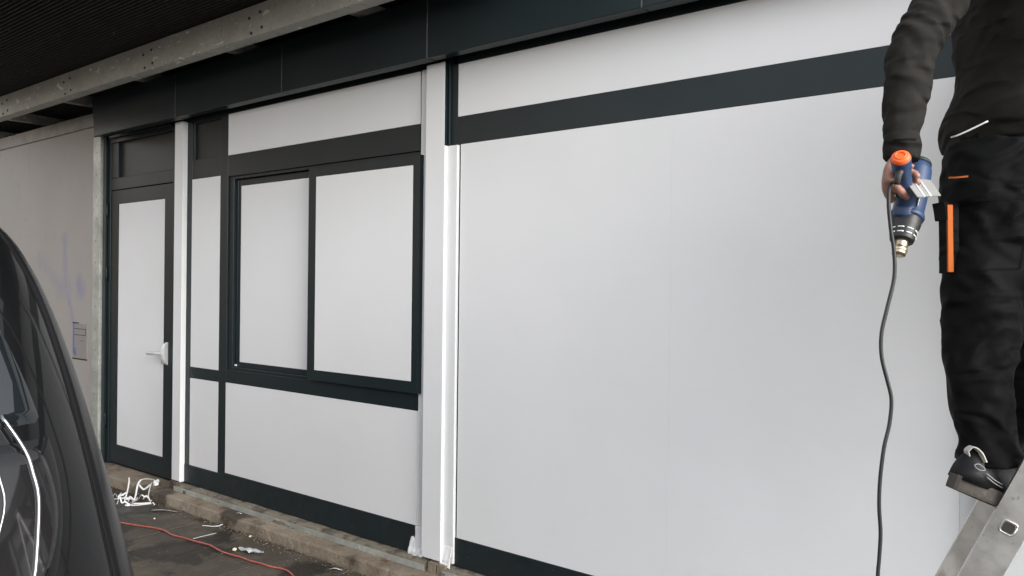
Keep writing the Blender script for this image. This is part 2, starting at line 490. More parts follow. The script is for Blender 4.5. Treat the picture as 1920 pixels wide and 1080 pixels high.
# door is stored in kiosk-local space: bring it to the same frame as its own children
door_children = []
def child_of(part, o):
    o.parent = part
    o.matrix_parent_inverse = part.matrix_parent_inverse.inverted() if False else Matrix.Identity(4)
    # world = K.loc + inv(K.loc) * ...  -> parts have identity world matrix, so identity works
    return o
child_of(door, box("stile", -6.249, -6.142, .034, .0393, .083, 2.213, ANTH, None, .0015))
child_of(door, box("stile", -5.438, -5.323, .034, .0393, .083, 2.213, ANTH, None, .0015))
child_of(door, box("top_rail", -6.1415, -5.4385, .034, .0393, 2.108, 2.213, ANTH, None, .0015))
child_of(door, box("bottom_rail", -6.1415, -5.4385, .034, .0393, .083, .224, ANTH, None, .0015))
child_of(door, box("gasket", -6.1415, -6.1335, .0375, .0393, .2245, 2.1075, RUBBER, None, 0))
child_of(door, box("film_panel", -6.133, -5.439, .0370, .0392, .2255, 2.106, FILM, None, .0006))
bm = bmesh.new()
prof = [(-.0, .900), (-.018, .912), (-.034, .945), (-.040, .98), (-.034, 1.02), (-.018, 1.052), (0, 1.064)]
L_ = []; R_ = []
for y, z in prof:
    L_.append(bm.verts.new((-5.405, .0335 + y, z))); R_.append(bm.verts.new((-5.372, .0335 + y, z)))
for i in range(len(prof) - 1): bm.faces.new((L_[i], L_[i + 1], R_[i + 1], R_[i]))
bm.faces.new(L_); bm.faces.new(R_); bm.faces.new((L_[0], R_[0], R_[-1], L_[-1]))
child_of(door, from_bm("handle_plate", bm, WPLAS))
child_of(door, tube("handle_lever", [(-5.400, .0, .985), (-5.44, -.032, .985), (-5.49, -.033, .983), (-5.548, -.028, .980)], [.012, .013, .0125, .012], mat('grey_lever', (.5, .5, .49), .35), None, 10, 5))
child_of(door, box("lock_cylinder", -5.432, -5.406, .012, .0338, .905, .945, GALV, None, .003))
for hz in (2.06, 1.565, .40):
    child_of(door, tube("hinge", [(-6.292, .018, hz - .055), (-6.292, .018, hz), (-6.292, .018, hz + .055)], .0085, ANTH, None, 10, 2))

# --- window bay
kb("head_rail", -5.078, -2.830, .0, .075, 2.608, 2.662, ANTH, .002)
kb("jamb", -5.080, -5.012, .0, .075, .107, 2.606, ANTH, .002)
kb("mullion", -4.665, -4.577, -.001, .075, .107, 2.606, ANTH, .002)
# dark upper left light
kb("transom_glass", -5.010, -4.667, .022, .03, 2.345, 2.606, DARKGLASS, 0)
kb("glazing_bead", -5.010, -4.990, .004, .0215, 2.345, 2.606, ANTH, .002)
kb("glazing_bead", -4.988, -4.667, .004, .0215, 2.592, 2.606, ANTH, .002)
kb("rail", -5.010, -4.667, .0015, .07, 2.210, 2.343, ANTH)
kb("rail", -5.010, -4.667, .0015, .07, .842, .918, ANTH)
kb("film_panel", -5.0125, -4.6665, .0, .006, .9185, 2.2090, FILM, .0008)
kb("film_panel", -5.0180, -4.6665, .0, .006, .2400, .8400, FILM, .0008)
kb("film_panel", -4.5760, -2.8300, -.0015, .006, 2.3350, 2.6060, FILM, .0008)
kb("film_panel", -4.5760, -2.8240, -.0025, .006, .2540, .8460, FILM, .0008)
kb("rail", -4.5750, -2.8300, .0, .07, 2.196, 2.3345, ANTH)
kb("rail", -4.5750, -2.8300, .0, .07, .8465, .9330, ANTH)
kb("base_board", -5.078, -4.6, -.003, .075, .107, .2395, ANTHD, .003)
kb("base_board", -4.598, -2.832, -.003, .075, .107, .2535, ANTHD, .003)
# sliding window
win = kb("sliding_window", -4.572, -4.524, .010, .07, .9335, 2.1955, ANTH, .002)
for a in ((-4.523, -2.83, .012, .07, 2.176, 2.1955), (-4.523, -2.83, .012, .07, .9335, .952), (-4.523, -4.505, .030, .07, .9525, 2.1755)):
    child_of(win, box("track", *a, ANTH, None, .002))
# left sash, set back
for nm, a in (("sash_stile", (-4.5045, -4.476, .032, .055, .953, 2.172)), ("sash_stile", (-3.78, -3.70, .032, .055, .953, 2.172)), ("sash_rail", (-4.4755, -3.7805, .0335, .055, 2.132, 2.172)), ("sash_rail", (-4.4755, -3.7805, .0335, .055, .953, .985))):
    child_of(win, box(nm, *a, ANTH, None, .0015))
child_of(win, box("film_pane", -4.4750, -3.7810, .0330, .050, .9855, 2.1315, FILM, None, .0006))
# right sash, proud of the frame
for nm, a in (("sash_stile", (-3.705, -3.640, -.024, .011, .938, 2.172)), ("sash_stile", (-2.853, -2.806, -.024, .011, .938, 2.172)), ("sash_rail", (-3.6395, -2.8535, -.0235, .011, 2.120, 2.1715)), ("sash_rail", (-3.6395, -2.8535, -.0235, .011, .9385, 1.000))):
    child_of(win, box(nm, *a, ANTH, None, .0015))
child_of(win, box("film_pane", -3.6390, -2.8540, -.0245, .008, 1.0005, 2.1195, FILM, None, .0006))
child_of(win, box("latch", -4.512, -4.50, .018, .031, .958, .968, WPLAS, None, .001))

# --- large bays to the right
for bx0, bx1, seam in ((-2.625, -.392, -1.405), (-.188, 2.048, 1.03)):
    kb("head_rail", bx0 + .03, bx1, .0, .075, 2.600, 2.662, ANTH, .002)
    kb("jamb", bx0 + .003, bx0 + .014, -.014, .075, .112, 2.66, ANTH, .003)
    kb("jamb", bx0 + .0145, bx0 + .054, .0, .075, .112, 2.66, ANTH, .002)
    kb("rail", bx0 + .056, bx1, .0005, .07, 2.200, 2.338, ANTH)
    kb("film_panel", bx0 + .058, bx1, -.0008, .006, 2.3385, 2.5995, FILM, .0008)
    kb("film_panel", bx0 + .080, seam - .0002, -.0022, .006, .2485, 2.1990, FILM, .00025)
    kb("film_panel", seam + .0002, bx1 + .016, -.0023, .006, .2485, 2.1990, FILM, .00025)
    kb("film_strip", bx0 + .003, bx0 + .066, -.0158, -.0143, .118, 2.196, FILM, .0005)
    kb("film_return", bx0 + .0665, bx0 + .0682, -.0155, .004, .118, 2.196, FILM, .0004)
    kb("base_board", bx0 + .054, bx1, -.003, .075, .107, .2475, ANTHD, .003)
# loose film at the feet of the middle pilaster
def crumple(name, x0, x1, z0, z1, y, amp, seed):
    bm = bmesh.new(); nx, nz = 12, 18; g = []
    for i in range(nx + 1):
        row = []
        for j in range(nz + 1):
            u, v = i / nx, j / nz
            x = x0 + (x1 - x0) * u; z = z0 + (z1 - z0) * v
            d = noise.noise_vector(Vector((u * 3 + seed, v * 4, seed)))
            fl = (1 - v) ** 1.5
            row.append(bm.verts.new((x + d.x * .012 * fl - .016 * fl * (1 - u), y - abs(d.y) * amp * (.25 + fl) - .012 * fl, z + d.z * .02 * (1 - v))))
        g.append(row)
    for i in range(nx):
        for j in range(nz): bm.faces.new((g[i][j], g[i + 1][j], g[i + 1][j + 1], g[i][j + 1]))
    o = from_bm(name, bm, FILM2, K, True)
    md = o.modifiers.new("thick", 'SOLIDIFY'); md.thickness = .0007
    return o
crumple("loose_film", -2.858, -2.775, .094, .252, .002, .020, 3.1)
crumple("loose_film", -2.622, -2.562, .100, .20, -.0165, .010, 8.7)

# base channel and mortar bed
for x0, x1 in ((-5.10, -2.712), (-2.585, .40), (.46, 3.1)):
    ch = kb("base_channel", x0, x1, -.064, -.0625, .0615, .094, GALV, .0004)
    child_of(ch, box("channel_flange", x0, x1, -.0624, -.028, .0615, .0632, GALV, None, 0))
    xx = x0 + .05
    while xx < x1:
        if abs(xx - (x1 - .05)) < .3 or True:
            child_of(ch, tube("screw", [(xx, -.067, .078), (xx, -.064, .078)], .0045, GALV, None, 8, 1))
        xx += .62
    o = rough_prism("mortar_bed", x0 + .004, x1 - .004, [(-.0618, .0634), (-.0612, .082), (-.052, .092), (-.03, .1005), (-.004, .104), (.02, .104), (.02, .0634)], .012, .0055, MORT, K, x0)
for x in (-2.69, -2.63, .42):
    rough_prism("packer_block", x, x + .05, [(-.05, .062), (-.05, .11), (.02, .114), (.02, .062)], .012, .004, CONC, K, x)
rough_prism("packer_block", -5.19, -5.10, [(-.045, .062), (-.045, .112), (.02, .116), (.02, .062)], .012, .004, CONC, K, 5)

# ================================================================== BOARDED WALL at the left
Wl = tag(empty("boarded_wall", (-7.8, .0, .06)), "grey beige boarded wall with faded blue spray marks and galvanised capping", "wall")
for x0, x1 in ((-7.72, -6.464), (-8.94, -7.7215), (-10.2, -8.9415), (-11.5, -10.2015)):
    box("board_panel", x0, x1, -.010, .03, .062, 2.7385, BOARDS, Wl, .001)
box("capping", -11.5, -6.42, -.022, .06, 2.7395, 2.848, CAPM, Wl, .002)
box("core", -11.45, -6.47, .031, 2.6, .062, 2.73, BLACKV, Wl, 0)
post = box("corner_post", -6.4635, -6.343, -.0145, -.011, .062, 2.652, GALV, Wl, .0008)
child_of(post, box("post_flange", -6.3465, -6.343, -.0109, .030, .062, 2.652, GALV, None, .0008))
for i in range(14):
    z = .25 + i * .175
    child_of(post, tube("fixing_hole", [(-6.405 + .006 * math.sin(i * 2), -.0148, z), (-6.405 + .006 * math.sin(i * 2), -.0142, z)], .005, RUBBER, None, 8, 1))
# pencilled and taped box on the board
hb = tag(empty("service_hatch", (-6.68, -.012, 1.0)), "small rectangular hatch with blue tape cut into the beige board beside the steel post", "hatch")
def hp(nm, x0, x1, z0, z1, m, y=-.0125, parent=None):
    return box(nm, x0, x1, y, -.0103, z0, z1, m, hb, 0)
PALE = mat("pale_board_edge", (.30, .275, .25), .7)
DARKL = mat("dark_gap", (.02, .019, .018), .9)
TAPE = mat("blue_tape", (.10, .13, .30), .6, vary=(20, (.18, .20, .32), .5, .7))
hp("lid", -6.805, -6.555, .866, 1.150, mat("hatch_board", (.245, .225, .208), .65))
hp("edge_line", -6.815, -6.700, 1.1505, 1.160, DARKL)  # dark strips along the lid edges
hp("edge_line", -6.815, -6.548, .855, .8655, DARKL)
hp("edge_strip", -6.554, -6.545, .868, 1.165, PALE, -.015)
hp("tape", -6.804, -6.778, .90, 1.148, TAPE, -.0135)
hp("tape", -6.777, -6.745, .886, .95, TAPE, -.0135)
for z in (1.105, 1.055): hp("scored_line", -6.776, -6.566, z, z + .005, DARKL, -.0132)
hp("scored_line", -6.58, -6.574, 1.061, 1.104, DARKL, -.0132)
hp("scored_line", -6.68, -6.600, 1.01, 1.013, DARKL, -.0132)
# grit lying on the capping
bm = bmesh.new()
for i in range(700):
    x = random.uniform(-10.5, -6.30); r = random.uniform(.004, .013)
    mtx = Matrix.Translation((x, random.uniform(-.01, .05), 2.849 + r * .5 + max(0, noise.noise(Vector((x * 3, 0, 0)))) * .02)) @ Matrix.Diagonal((r * random.uniform(.8, 1.6), r, r * .8, 1))
    bmesh.ops.create_icosphere(bm, subdivisions=1, radius=1, matrix=mtx)
tag(from_bm("grit", bm, DIRT), "dark grit and dirt lying on top of the wall capping", "grit", kind="stuff")

# ================================================================== CANOPY ROOF
Cn = tag(empty("canopy_roof", (-4, -.4, 2.8)), "dark corrugated canopy roof on a weathered galvanised edge beam", "canopy")
CX1 = -1.9
y = -1.35; pts = []
pitch = .027
while y < 2.7:
    pts += [(y, 3.012), (y + pitch * .30, 3.012), (y + pitch * .42, 3.026), (y + pitch * .88, 3.026)]
    y += pitch
CX0 = -7.55          # outer strip stops here, the part over the wall runs on
for x0_, sel in ((CX0, lambda q: q[0] <= -.33), (-13, lambda q: q[0] >= -.36)):
    bm = bmesh.new()
    pp_ = [q for q in pts if sel(q)]
    va = [bm.verts.new((x0_, a, b)) for a, b in pp_]; vb = [bm.verts.new((CX1, a, b)) for a, b in pp_]
    for i in range(len(pp_) - 1): bm.faces.new((va[i], va[i + 1], vb[i + 1], vb[i]))
    o = from_bm("roof_deck", bm, DECK, Cn)
    md = o.modifiers.new("thick", 'SOLIDIFY'); md.thickness = .003; md.offset = 1
box("roof_covering", CX0, CX1 + .01, -1.37, -.352, 3.06, 3.10, BLACKV, Cn, .002)
box("roof_covering", -13, CX1 + .01, -.35, 2.72, 3.06, 3.10, BLACKV, Cn, .002)
box("eaves_trim", CX0, CX1 + .02, -1.39, -1.372, 2.96, 3.105, GALVD, Cn, .002)
beam = box("edge_beam", CX0, CX1, -.423, -.417, 2.836, 3.004, GALVD, Cn, .0015)
child_of(beam, box("beam_flange", CX0, CX1, -.4168, -.345, 2.836, 2.843, GALVD, None, .001))
child_of(beam, box("beam_flange", CX0, CX1, -.4168, -.345, 2.996, 3.004, GALVD, None, .001))
bx = -7.11
while bx < CX1 - .2:
    for dx, dz in ((-.055, .035), (.045, .05), (-.035, -.05), (.06, -.035)):
        child_of(beam, tube("bolt", [(bx + dx, -.428, 2.905 + dz), (bx + dx, -.4225, 2.905 + dz)], .009, mat("bolt_dark", (.06, .06, .055), .6) if "bolt_dark" not in bpy.data.materials else bpy.data.materials["bolt_dark"], None, 6, 1))
    bx += 1.150
for x in [-12.4 + i * 1.15 for i in range(10)]:
    box("purlin", x, x + .06, -.34, 2.6, 2.93, 3.008, GALVD, Cn, .001)

# ================================================================== PARKED CAR (tail end, seen from behind)
ZK = [.20, .35, .5, .66, .8, .95, 1.10, 1.25, 1.40, 1.52, 1.62, 1.70, 1.76, 1.785]
WK = [.80, .87, .897, .893, .875, .856, .838, .822, .797, .768, .735, .66, .52, .20]
ZR = [.2, .45, .7, .9, 1.05, 1.5, 1.7, 1.76, 1.785]; XRv = [-1.78, -1.68, -1.66, -1.72, -1.77, -1.98, -2.12, -2.25, -2.6]
ZF = [.2, .45, .75, .92, 1.0, 1.06, 1.12, 1.6, 1.72, 1.785]; XFv = [-6.10, -6.28, -6.26, -6.1, -5.7, -5.25, -5.02, -4.25, -3.9, -3.4]
YC = -2.80
def itp(z, xs, ys):
    if z <= xs[0]: return ys[0]
    for i in range(len(xs) - 1):
        if z <= xs[i + 1]:
            t = (z - xs[i]) / (xs[i + 1] - xs[i]); return ys[i] + (ys[i + 1] - ys[i]) * t
    return ys[-1]
def sm(z, xs, ys, h=.03):
    return sum(itp(z + d, xs, ys) for d in (-2 * h, -h, 0, h, 2 * h)) / 5
def car_pt(u, z, side, off=0.0):
    """u 0 tail centre .. .25 rear corner begins .. .5 corner ends .. .8 front corner .. 1 nose centre"""
    W = sm(z, ZK, WK, .02); xr = sm(z, ZR, XRv); xf = sm(z, ZF, XFv)
    rx, ry = .42, min(.36, W)
    e = 2 / 2.6
    W += off; xr += off; xf -= off
    if u < .25:
        t = u / .25; x = xr; y_ = (W - ry) * t
    elif u < .5:
        a = (u - .25) / .25 * math.pi / 2; x = xr - rx + rx * math.cos(a) ** e; y_ = W - ry + ry * math.sin(a) ** e
    elif u < .8:
        t = (u - .5) / .3; x = (xr - rx) + (xf + .5 - (xr - rx)) * t; y_ = W
    elif u < .95:
        a = (u - .8) / .15 * math.pi / 2; x = xf + .5 - .5 * math.sin(a) ** e; y_ = W - ry + ry * max(0, math.cos(a)) ** e
    else:
        t = (u - .95) / .05; x = xf; y_ = (W - ry) * (1 - t)
    crown = .05 * (1 - (y_ / max(W, .01)) ** 2) if u < .25 or u > .95 else .05 * (1 - (y_ / W) ** 2)
    x += crown if u < .5 else (-crown if u > .8 else 0)
    return Vector((x, YC + side * y_, z))
car = tag(empty("parked_car", (-4, YC, 0)), "dark grey glossy parked car, its rounded tail corner in the left foreground", "car")
US = [i * .0125 for i in range(21)][::2] + [.25 + i * .25 / 24 for i in range(1, 25)] + [.5 + i * .3 / 14 for i in range(1, 15)] + [.8 + i * .15 / 10 for i in range(1, 11)] + [.9625, .975, .9875, 1.0]
ZS = [.2 + (1.784 - .2) * i / 66 for i in range(67)]
bm = bmesh.new()
ringv = []
loopu = [(u, 1) for u in US] + [(u, -1) for u in US[-2:0:-1]]
for z in ZS:
    ringv.append([bm.verts.new(car_pt(u, z, s)) for u, s in loopu])
n = len(loopu)
for a, b in zip(ringv, ringv[1:]):
    for k in range(n): bm.faces.new((a[k], a[(k + 1) % n], b[(k + 1) % n], b[k]))
bm.faces.new(ringv[-1]); bm.faces.new(ringv[0][::-1])
from_bm("body", bm, PAINT, car, True)
def patch(name, fu0, fu1, z0, z1, side, off, m, parent, nu=18, nz=18, edge=.004):
    """closed shell patch that follows the body between u-limits fu0(z), fu1(z)"""
    bm = bmesh.new(); g = []; h = []
    for j in range(nz + 1):
        z = z0 + (z1 - z0) * j / nz
        r_, q_ = [], []
        for i in range(nu + 1):
            u = fu0(z) + (fu1(z) - fu0(z)) * i / nu
            rim = i in (0, nu) or j in (0, nz)
            r_.append(bm.verts.new(car_pt(abs(u), z, side if u >= 0 else -side, -edge if rim else off)))
        g.append(r_)
    for j in range(nz):
        for i in range(nu): bm.faces.new((g[j][i], g[j][i + 1], g[j + 1][i + 1], g[j + 1][i]))
    o = from_bm(name, bm, m, parent, True)
    return o
def shut(z):      # line where the tailgate meets the quarter panel
    return sm(z, [.55, .80, .89, 1.03, 1.14, 1.22, 1.36, 1.45, 1.6], [.262, .268, .285, .318, .317, .316, .309, .304, .27], .045)
tg = patch("tailgate", lambda z: -shut(z), shut, .62, 1.17, 1, .004, PAINT, car, 60, 30)
patch("rear_window", lambda z: -shut(z) + .004, lambda z: shut(z) - .004, 1.185, 1.60, 1, .005, CARGLASS, car, 60, 22)
patch("rear_bumper", lambda z: -.47, lambda z: .47, .26, .60, 1, .012, CARDARK, car, 60, 14)
for s in (1, -1):
    lamp = patch("tail_light", lambda z: .235 - .02 * math.cos((z - 1.0) * 8), lambda z: shut(z) - .012 - .015 * (1 - math.cos((z - 1.0) * 8)), .82, 1.155, s, .010, LENS, car, 16, 18)
    for du, rr in ((.0, .0040), (-.022, .0025)):
        pts = [car_pt(itp(z, [.80, .91, 1.06, 1.14, 1.22], [.243, .262, .279, .279, .268]) + du, z, s, .012) for z in [.80 + i * .42 / 14 for i in range(15)]]
        o = tube("chrome_trim", [tuple(p) for p in pts], rr, CHROME, None, 10, 2); child_of(lamp, o)
    # quarter panel's dark reflection laid on as a patch, with its dark seam
    patch("quarter_reflection", lambda z: itp(z, [.6, 1.0, 1.4, 1.7], [.340, .356, .374, .390]), lambda z: .47, .605, 1.70, s, .006, CARDARK, car, 24, 40)
    pts = [car_pt(itp(z, [.6, 1.0, 1.4, 1.7], [.338, .354, .372, .388]), z, s, -.001) for z in [.62 + i * 1.06 / 24 for i in range(25)]]
    tube("seam", [tuple(p) for p in pts], .004, RUBBER, car, 6, 1)
    pts = [car_pt(shut(z) + .004, z, s, -.001) for z in [.62 + i * .98 / 24 for i in range(25)]]
    tube("shut_line", [tuple(p) for p in pts], .003, RUBBER, car, 6, 1)
    patch("quarter_glass", lambda z: .515, lambda z: .545 - .03 * (z - 1.1), 1.16, 1.50, s, .004, CARGLASS, car)
    patch("rear_door_glass", lambda z: .555 - .02 * (z - 1.1), lambda z: .645, 1.14, 1.52, s, .004, CARGLASS, car)
    patch("front_door_glass", lambda z: .655, lambda z: .735 - .12 * (z - 1.1), 1.13, 1.52, s, .004, CARGLASS, car)
    patch("head_light", lambda z: .86, lambda z: .94, .72, .86, s, .008, WPLAS, car)
    for nm, u in (("door_gap", .55), ("door_gap", .65), ("door_gap", .74)):
        pts = [car_pt(u, z, s, .001) for z in [.4 + i * .07 for i in range(17)]]
        tube(nm, [tuple(p) for p in pts], .003, RUBBER, car, 6, 1)
    for wx in (-2.55, -5.2):
        wh = tube("wheel", [(wx, YC + s * .66, .34), (wx, YC + s * .70, .34), (wx, YC + s * .86, .34), (wx, YC + s * .905, .34)], [.29, .34, .34, .30], TYRE, car, 36, 3)
        child_of(wh, tube("rim", [(wx, YC + s * .90, .34), (wx, YC + s * .912, .34)], [.23, .215], RIM, None, 24, 1))
patch("windscreen", lambda z: .955, lambda z: 1.0, 1.16, 1.56, 1, .004, CARGLASS, car, 10, 10)
patch("windscreen", lambda z: .955, lambda z: 1.0, 1.16, 1.56, -1, .004, CARGLASS, car, 10, 10)
box("number_plate", -1.63, -1.60, YC - .26, YC + .26, .70, .81, WPLAS, car, .004)

# ================================================================== LADDER
lad = tag(empty("step_ladder", (0, -.62, 0)), "scuffed aluminium step ladder under the worker, square rung ends in its stile", "ladder")
LF = Vector((.992, .124, 0)).normalized()       # climbing direction, along the shopfront
LR = Vector((-.124, .992, 0)).normalized()      # along the rungs, towards the shopfront
N0 = Vector((-.172, -.805, .966))
SL = .435                                       # run per metre of height
TOPZ = 2.20
ax = (LF * SL + Vector((0, 0, 1))).normalized()
web = (LF - Vector((0, 0, 1)) * SL).normalized()
def stile(name, base, z0, z1, slope_ax, wv, thick=.026, wid=.074, parent=lad, mat_=ALU):
    """open C section: web and two flanges"""
    a = base + slope_ax * ((z0 - base.z) / slope_ax.z); b = base + slope_ax * ((z1 - base.z) / slope_ax.z)
    bm = bmesh.new()
    inn = LR
    prof = [(-wid / 2, 0), (wid / 2, 0), (wid / 2, thick), (wid / 2 - .0025, thick), (wid / 2 - .0025, .0025), (-wid / 2 + .0025, .0025), (-wid / 2 + .0025, thick), (-wid / 2, thick)]
    va = [bm.verts.new(a + wv * p + inn * q) for p, q in prof]; vb = [bm.verts.new(b + wv * p + inn * q) for p, q in prof]
    for k in range(8): bm.faces.new((va[k], va[(k + 1) % 8], vb[(k + 1) % 8], vb[k]))
    bm.faces.new(va[::-1]); bm.faces.new(vb)
    bmesh.ops.recalc_face_normals(bm, faces=bm.faces[:])
    es = [e for e in bm.edges if abs((e.verts[0].co - e.verts[1].co).normalized().dot(slope_ax)) > .99]
    bmesh.ops.bevel(bm, geom=es, offset=.0009, segments=2, affect='EDGES', profile=.5)
    return from_bm(name, bm, mat_, parent)
RL = .395
stile("stile", N0, .0, TOPZ, ax, web)
far_base = N0 + LR * RL
# far stile: flanges turn inwards, so mirror the web to the outside
LRs = LR.copy()
LR = -LR; stile("stile", far_base, .0, TOPZ, ax, web); LR = LRs
axb = (LF * -.36 + Vector((0, 0, 1))).normalized(); webb = (LF + Vector((0, 0, 1)) * .36).normalized()
topN = N0 + ax * ((TOPZ - N0.z) / ax.z) + LF * .05
stile("rear_stile", topN, .0, TOPZ, axb, webb, .022, .06)
LR = -LR; stile("rear_stile", topN - LR * RL, .0, TOPZ, axb, webb, .022, .06); LR = LRs
def sq_tube(name, a, b, half, u_, v_, m, parent, rr=.006, hollow=None):
    bm = bmesh.new(); rings = []
    def ringpts(h, r_):
        out = []
        for cx, cy, a0 in ((1, 1, 0), (-1, 1, 90), (-1, -1, 180), (1, -1, 270)):
            for k in range(5):
                t = R(a0 + k * 22.5)
                out.append(((h - r_) * cx + r_ * math.cos(t), (h - r_) * cy + r_ * math.sin(t)))
        return out
    secs = [(a, half), (b, half)]
    if hollow: secs = [(a + (b - a) * hollow[1], half * .62), (a + (b - a) * .006, half - .002)] + secs
    for p, h in secs:
        rings.append([bm.verts.new(p + u_ * x + v_ * y_) for x, y_ in ringpts(h, min(rr, h * .6))])
    nn = len(rings[0])
    for q, s_ in zip(rings, rings[1:]):
        for k in range(nn): bm.faces.new((q[k], q[(k + 1) % nn], s_[(k + 1) % nn], s_[k]))
    bm.faces.new(rings[0][::-1]); bm.faces.new(rings[-1])
    return from_bm(name, bm, m, parent)
for k in range(-3, 5):
    z = N0.z + k * .28
    c = N0 + ax * ((z - N0.z) / ax.z)
    rg = sq_tube("rung", c - LR * .003, c + LR * (RL + .003), .0150, web, ax, ALU, lad)
    child_of(rg, sq_tube("rung_end", c - LR * .0034, c - LR * .0010, .0118, web, ax, ALUIN, None))
    # swaged collar round the rung end
    bm = bmesh.new()
    ringp = []
    for a0, (cx, cy) in zip((0, 90, 180, 270), ((1, 1), (-1, 1), (-1, -1), (1, -1))):
        for q in range(5):
            t = R(a0 + q * 22.5); ringp.append(c - LR * .003 + web * (.0085 * cx + .006 * math.cos(t)) + ax * (.0085 * cy + .006 * math.sin(t)))
    ringp.append(ringp[0])
    add_tube(bm, ringp, .0021, 6, 1)
    child_of(rg, from_bm("rung_collar", bm, ALU, None, True))
topc = topN - LF * .02 + LR * RL / 2
bm = bmesh.new()
add_box(bm, -.13, .13, -RL / 2 - .01, RL / 2 + .01, -.02, .02, .006)
bm.transform(Matrix.Translation(topc + Vector((0, 0, .02))) @ Matrix(((LF.x, LR.x, 0, 0), (LF.y, LR.y, 0, 0), (0, 0, 1, 0), (0, 0, 0, 1))))
from_bm("top_cap", bm, GUNBLK, lad)
for p in (N0 + ax * ((.02 - N0.z) / ax.z) + LR * .012, far_base + ax * ((.02 - N0.z) / ax.z) - LR * .012, topN + axb * ((.02 - TOPZ) / axb.z) + LR * .012, topN + LR * (RL - .012) + axb * ((.02 - TOPZ) / axb.z)):
    box("foot", p.x - .045, p.x + .045, p.y - .02, p.y + .02, 0.001, .05, GUNBLK, lad, .006)
tag(ribbon("strap", [(-.085, -.30, 1.02), (-.075, -.28, .90), (-.06, -.27, .80), (-.055, -.27, .5), (-.05, -.28, .1)], .004, PAPER), "thin white string hanging behind the ladder stile", "string")

# ================================================================== WORKER
def folds(amp, fx, fz, seed, diag=.6):
    """creases: ridged noise stretched along slanting directions, amp in metres"""
    dirs = []
    for v in ((.75, .25, .62), (-.72, .15, .66), (.35, .85, .35)):
        d1 = Vector(v).normalized(); d2 = d1.orthogonal().normalized(); dirs.append((d1, d2, d1.cross(d2)))
    def f(p, t, a):
        tot = 0
        wsum = 0
        warp = noise.noise_vector(p * 7 + Vector((seed, 0, 0))) * .03
        q0 = p + warp
        for k, (d1, d2, d3) in enumerate(dirs):
            q = Vector((q0.dot(d1) * fz, q0.dot(d2) * fx, q0.dot(d3) * fx)) + Vector((seed + 11 * k, 3 * k, 0))
            w_ = max(0, noise.noise(p * 5 + Vector((17 * k + seed, 5, 1))) + .35)
            r_ = 1 - abs(noise.noise(q)) * 2.6
            tot += w_ * max(r_, -.6); wsum += w_
        v = tot / max(wsum, .2)
        return amp * (v * 1.1 + noise.noise(p * 9 + Vector((seed, 2, 2))) * .9)
    return f
def remeshed(o, vox, smooth=4):
    md = o.modifiers.new("remesh", 'REMESH'); md.mode = 'VOXEL'; md.voxel_size = vox; md.use_smooth_shade = True
    if smooth:
        s_ = o.modifiers.new("smooth", 'SMOOTH'); s_.iterations = smooth; s_.factor = .5
    return o
HIPR, KNR, ANR = Vector((-.235, -.600, 1.84)), Vector((-.243, -.695, 1.405)), Vector((-.226, -.740, 1.108))
HIPL, KNL, ANL = Vector((-.185, -.415, 1.85)), Vector((-.09, -.440, 1.46)), Vector((-.172, -.445, 1.075))
PEL, WAI, CHE, NEC, HEA = Vector((-.192, -.498, 1.890)), Vector((-.172, -.474, 2.03)), Vector((-.170, -.452, 2.26)), Vector((-.195, -.485, 2.445)), Vector((-.155, -.455, 2.585))
SHR, ELR, WRR = Vector((-.262, -.680, 2.335)), Vector((-.372, -.835, 2.065)), Vector((-.383, -.902, 1.815))
SHL, ELL, WRL = Vector((-.13, -.30, 2.345)), Vector((.08, -.245, 2.13)), Vector((.235, -.40, 2.03))
FACE = Vector((.62, .78, 0)).normalized()        # the way the worker faces
SIDE = Vector((.78, -.62, 0)).normalized()       # his right hand side

bm = bmesh.new()      # body: head, neck, trunk, limbs, hands, one surface
add_tube(bm, [PEL - Vector((0, 0, .06)), PEL, WAI, CHE, NEC - Vector((0, 0, .05))], [(.10, .08), (.14, .10), (.125, .09), (.15, .10), (.06, .06)], 20, 4, SIDE)
add_tube(bm, [NEC - Vector((0, 0, .08)), NEC, HEA - FACE * .015 - Vector((0, 0, .05))], [.062, .056, .058], 16, 3)
add_tube(bm, [HEA + Vector((0, 0, -.115)) + FACE * .035, HEA + Vector((0, 0, -.085)) + FACE * .03, HEA + Vector((0, 0, -.04)) + FACE * .015, HEA + Vector((0, 0, .02)), HEA + Vector((0, 0, .075)) - FACE * .005, HEA + Vector((0, 0, .112)) - FACE * .01, HEA + Vector((0, 0, .12)) - FACE * .01], [(.030, .035), (.052, .060), (.068, .085), (.076, .096), (.068, .088), (.04, .05), (.01, .01)], 20, 4, SIDE)
add_tube(bm, [HEA + FACE * .088 + Vector((0, 0, .025)), HEA + FACE * .108 + Vector((0, 0, -.008)), HEA + FACE * .094 + Vector((0, 0, -.02))], [.009, .015, .012], 10, 3)
for s in (1, -1):
    add_tube(bm, [HEA + SIDE * s * .072 + Vector((0, 0, .03)) - FACE * .01, HEA + SIDE * s * .086 - FACE * .016, HEA + SIDE * s * .074 + Vector((0, 0, -.03)) - FACE * .006], [(.008, .016), (.009, .018), (.007, .01)], 10, 3, SIDE)
    add_tube(bm, [HEA + FACE * .078 + SIDE * s * .012 + Vector((0, 0, -.058)), HEA + FACE * .080 + Vector((0, 0, -.057))], [.008, .009], 8, 2)
for a, b, c in ((HIPR, KNR, ANR), (HIPL, KNL, ANL)):
    add_tube(bm, [a, b, c + Vector((0, 0, .06)), c + Vector((0, 0, .02))], [.075, .05, .035, .032], 14, 4)
for a, b, c in ((SHR, ELR, WRR), (SHL, ELL, WRL)):
    add_tube(bm, [a, b, c], [.045, .036, .027], 14, 4)
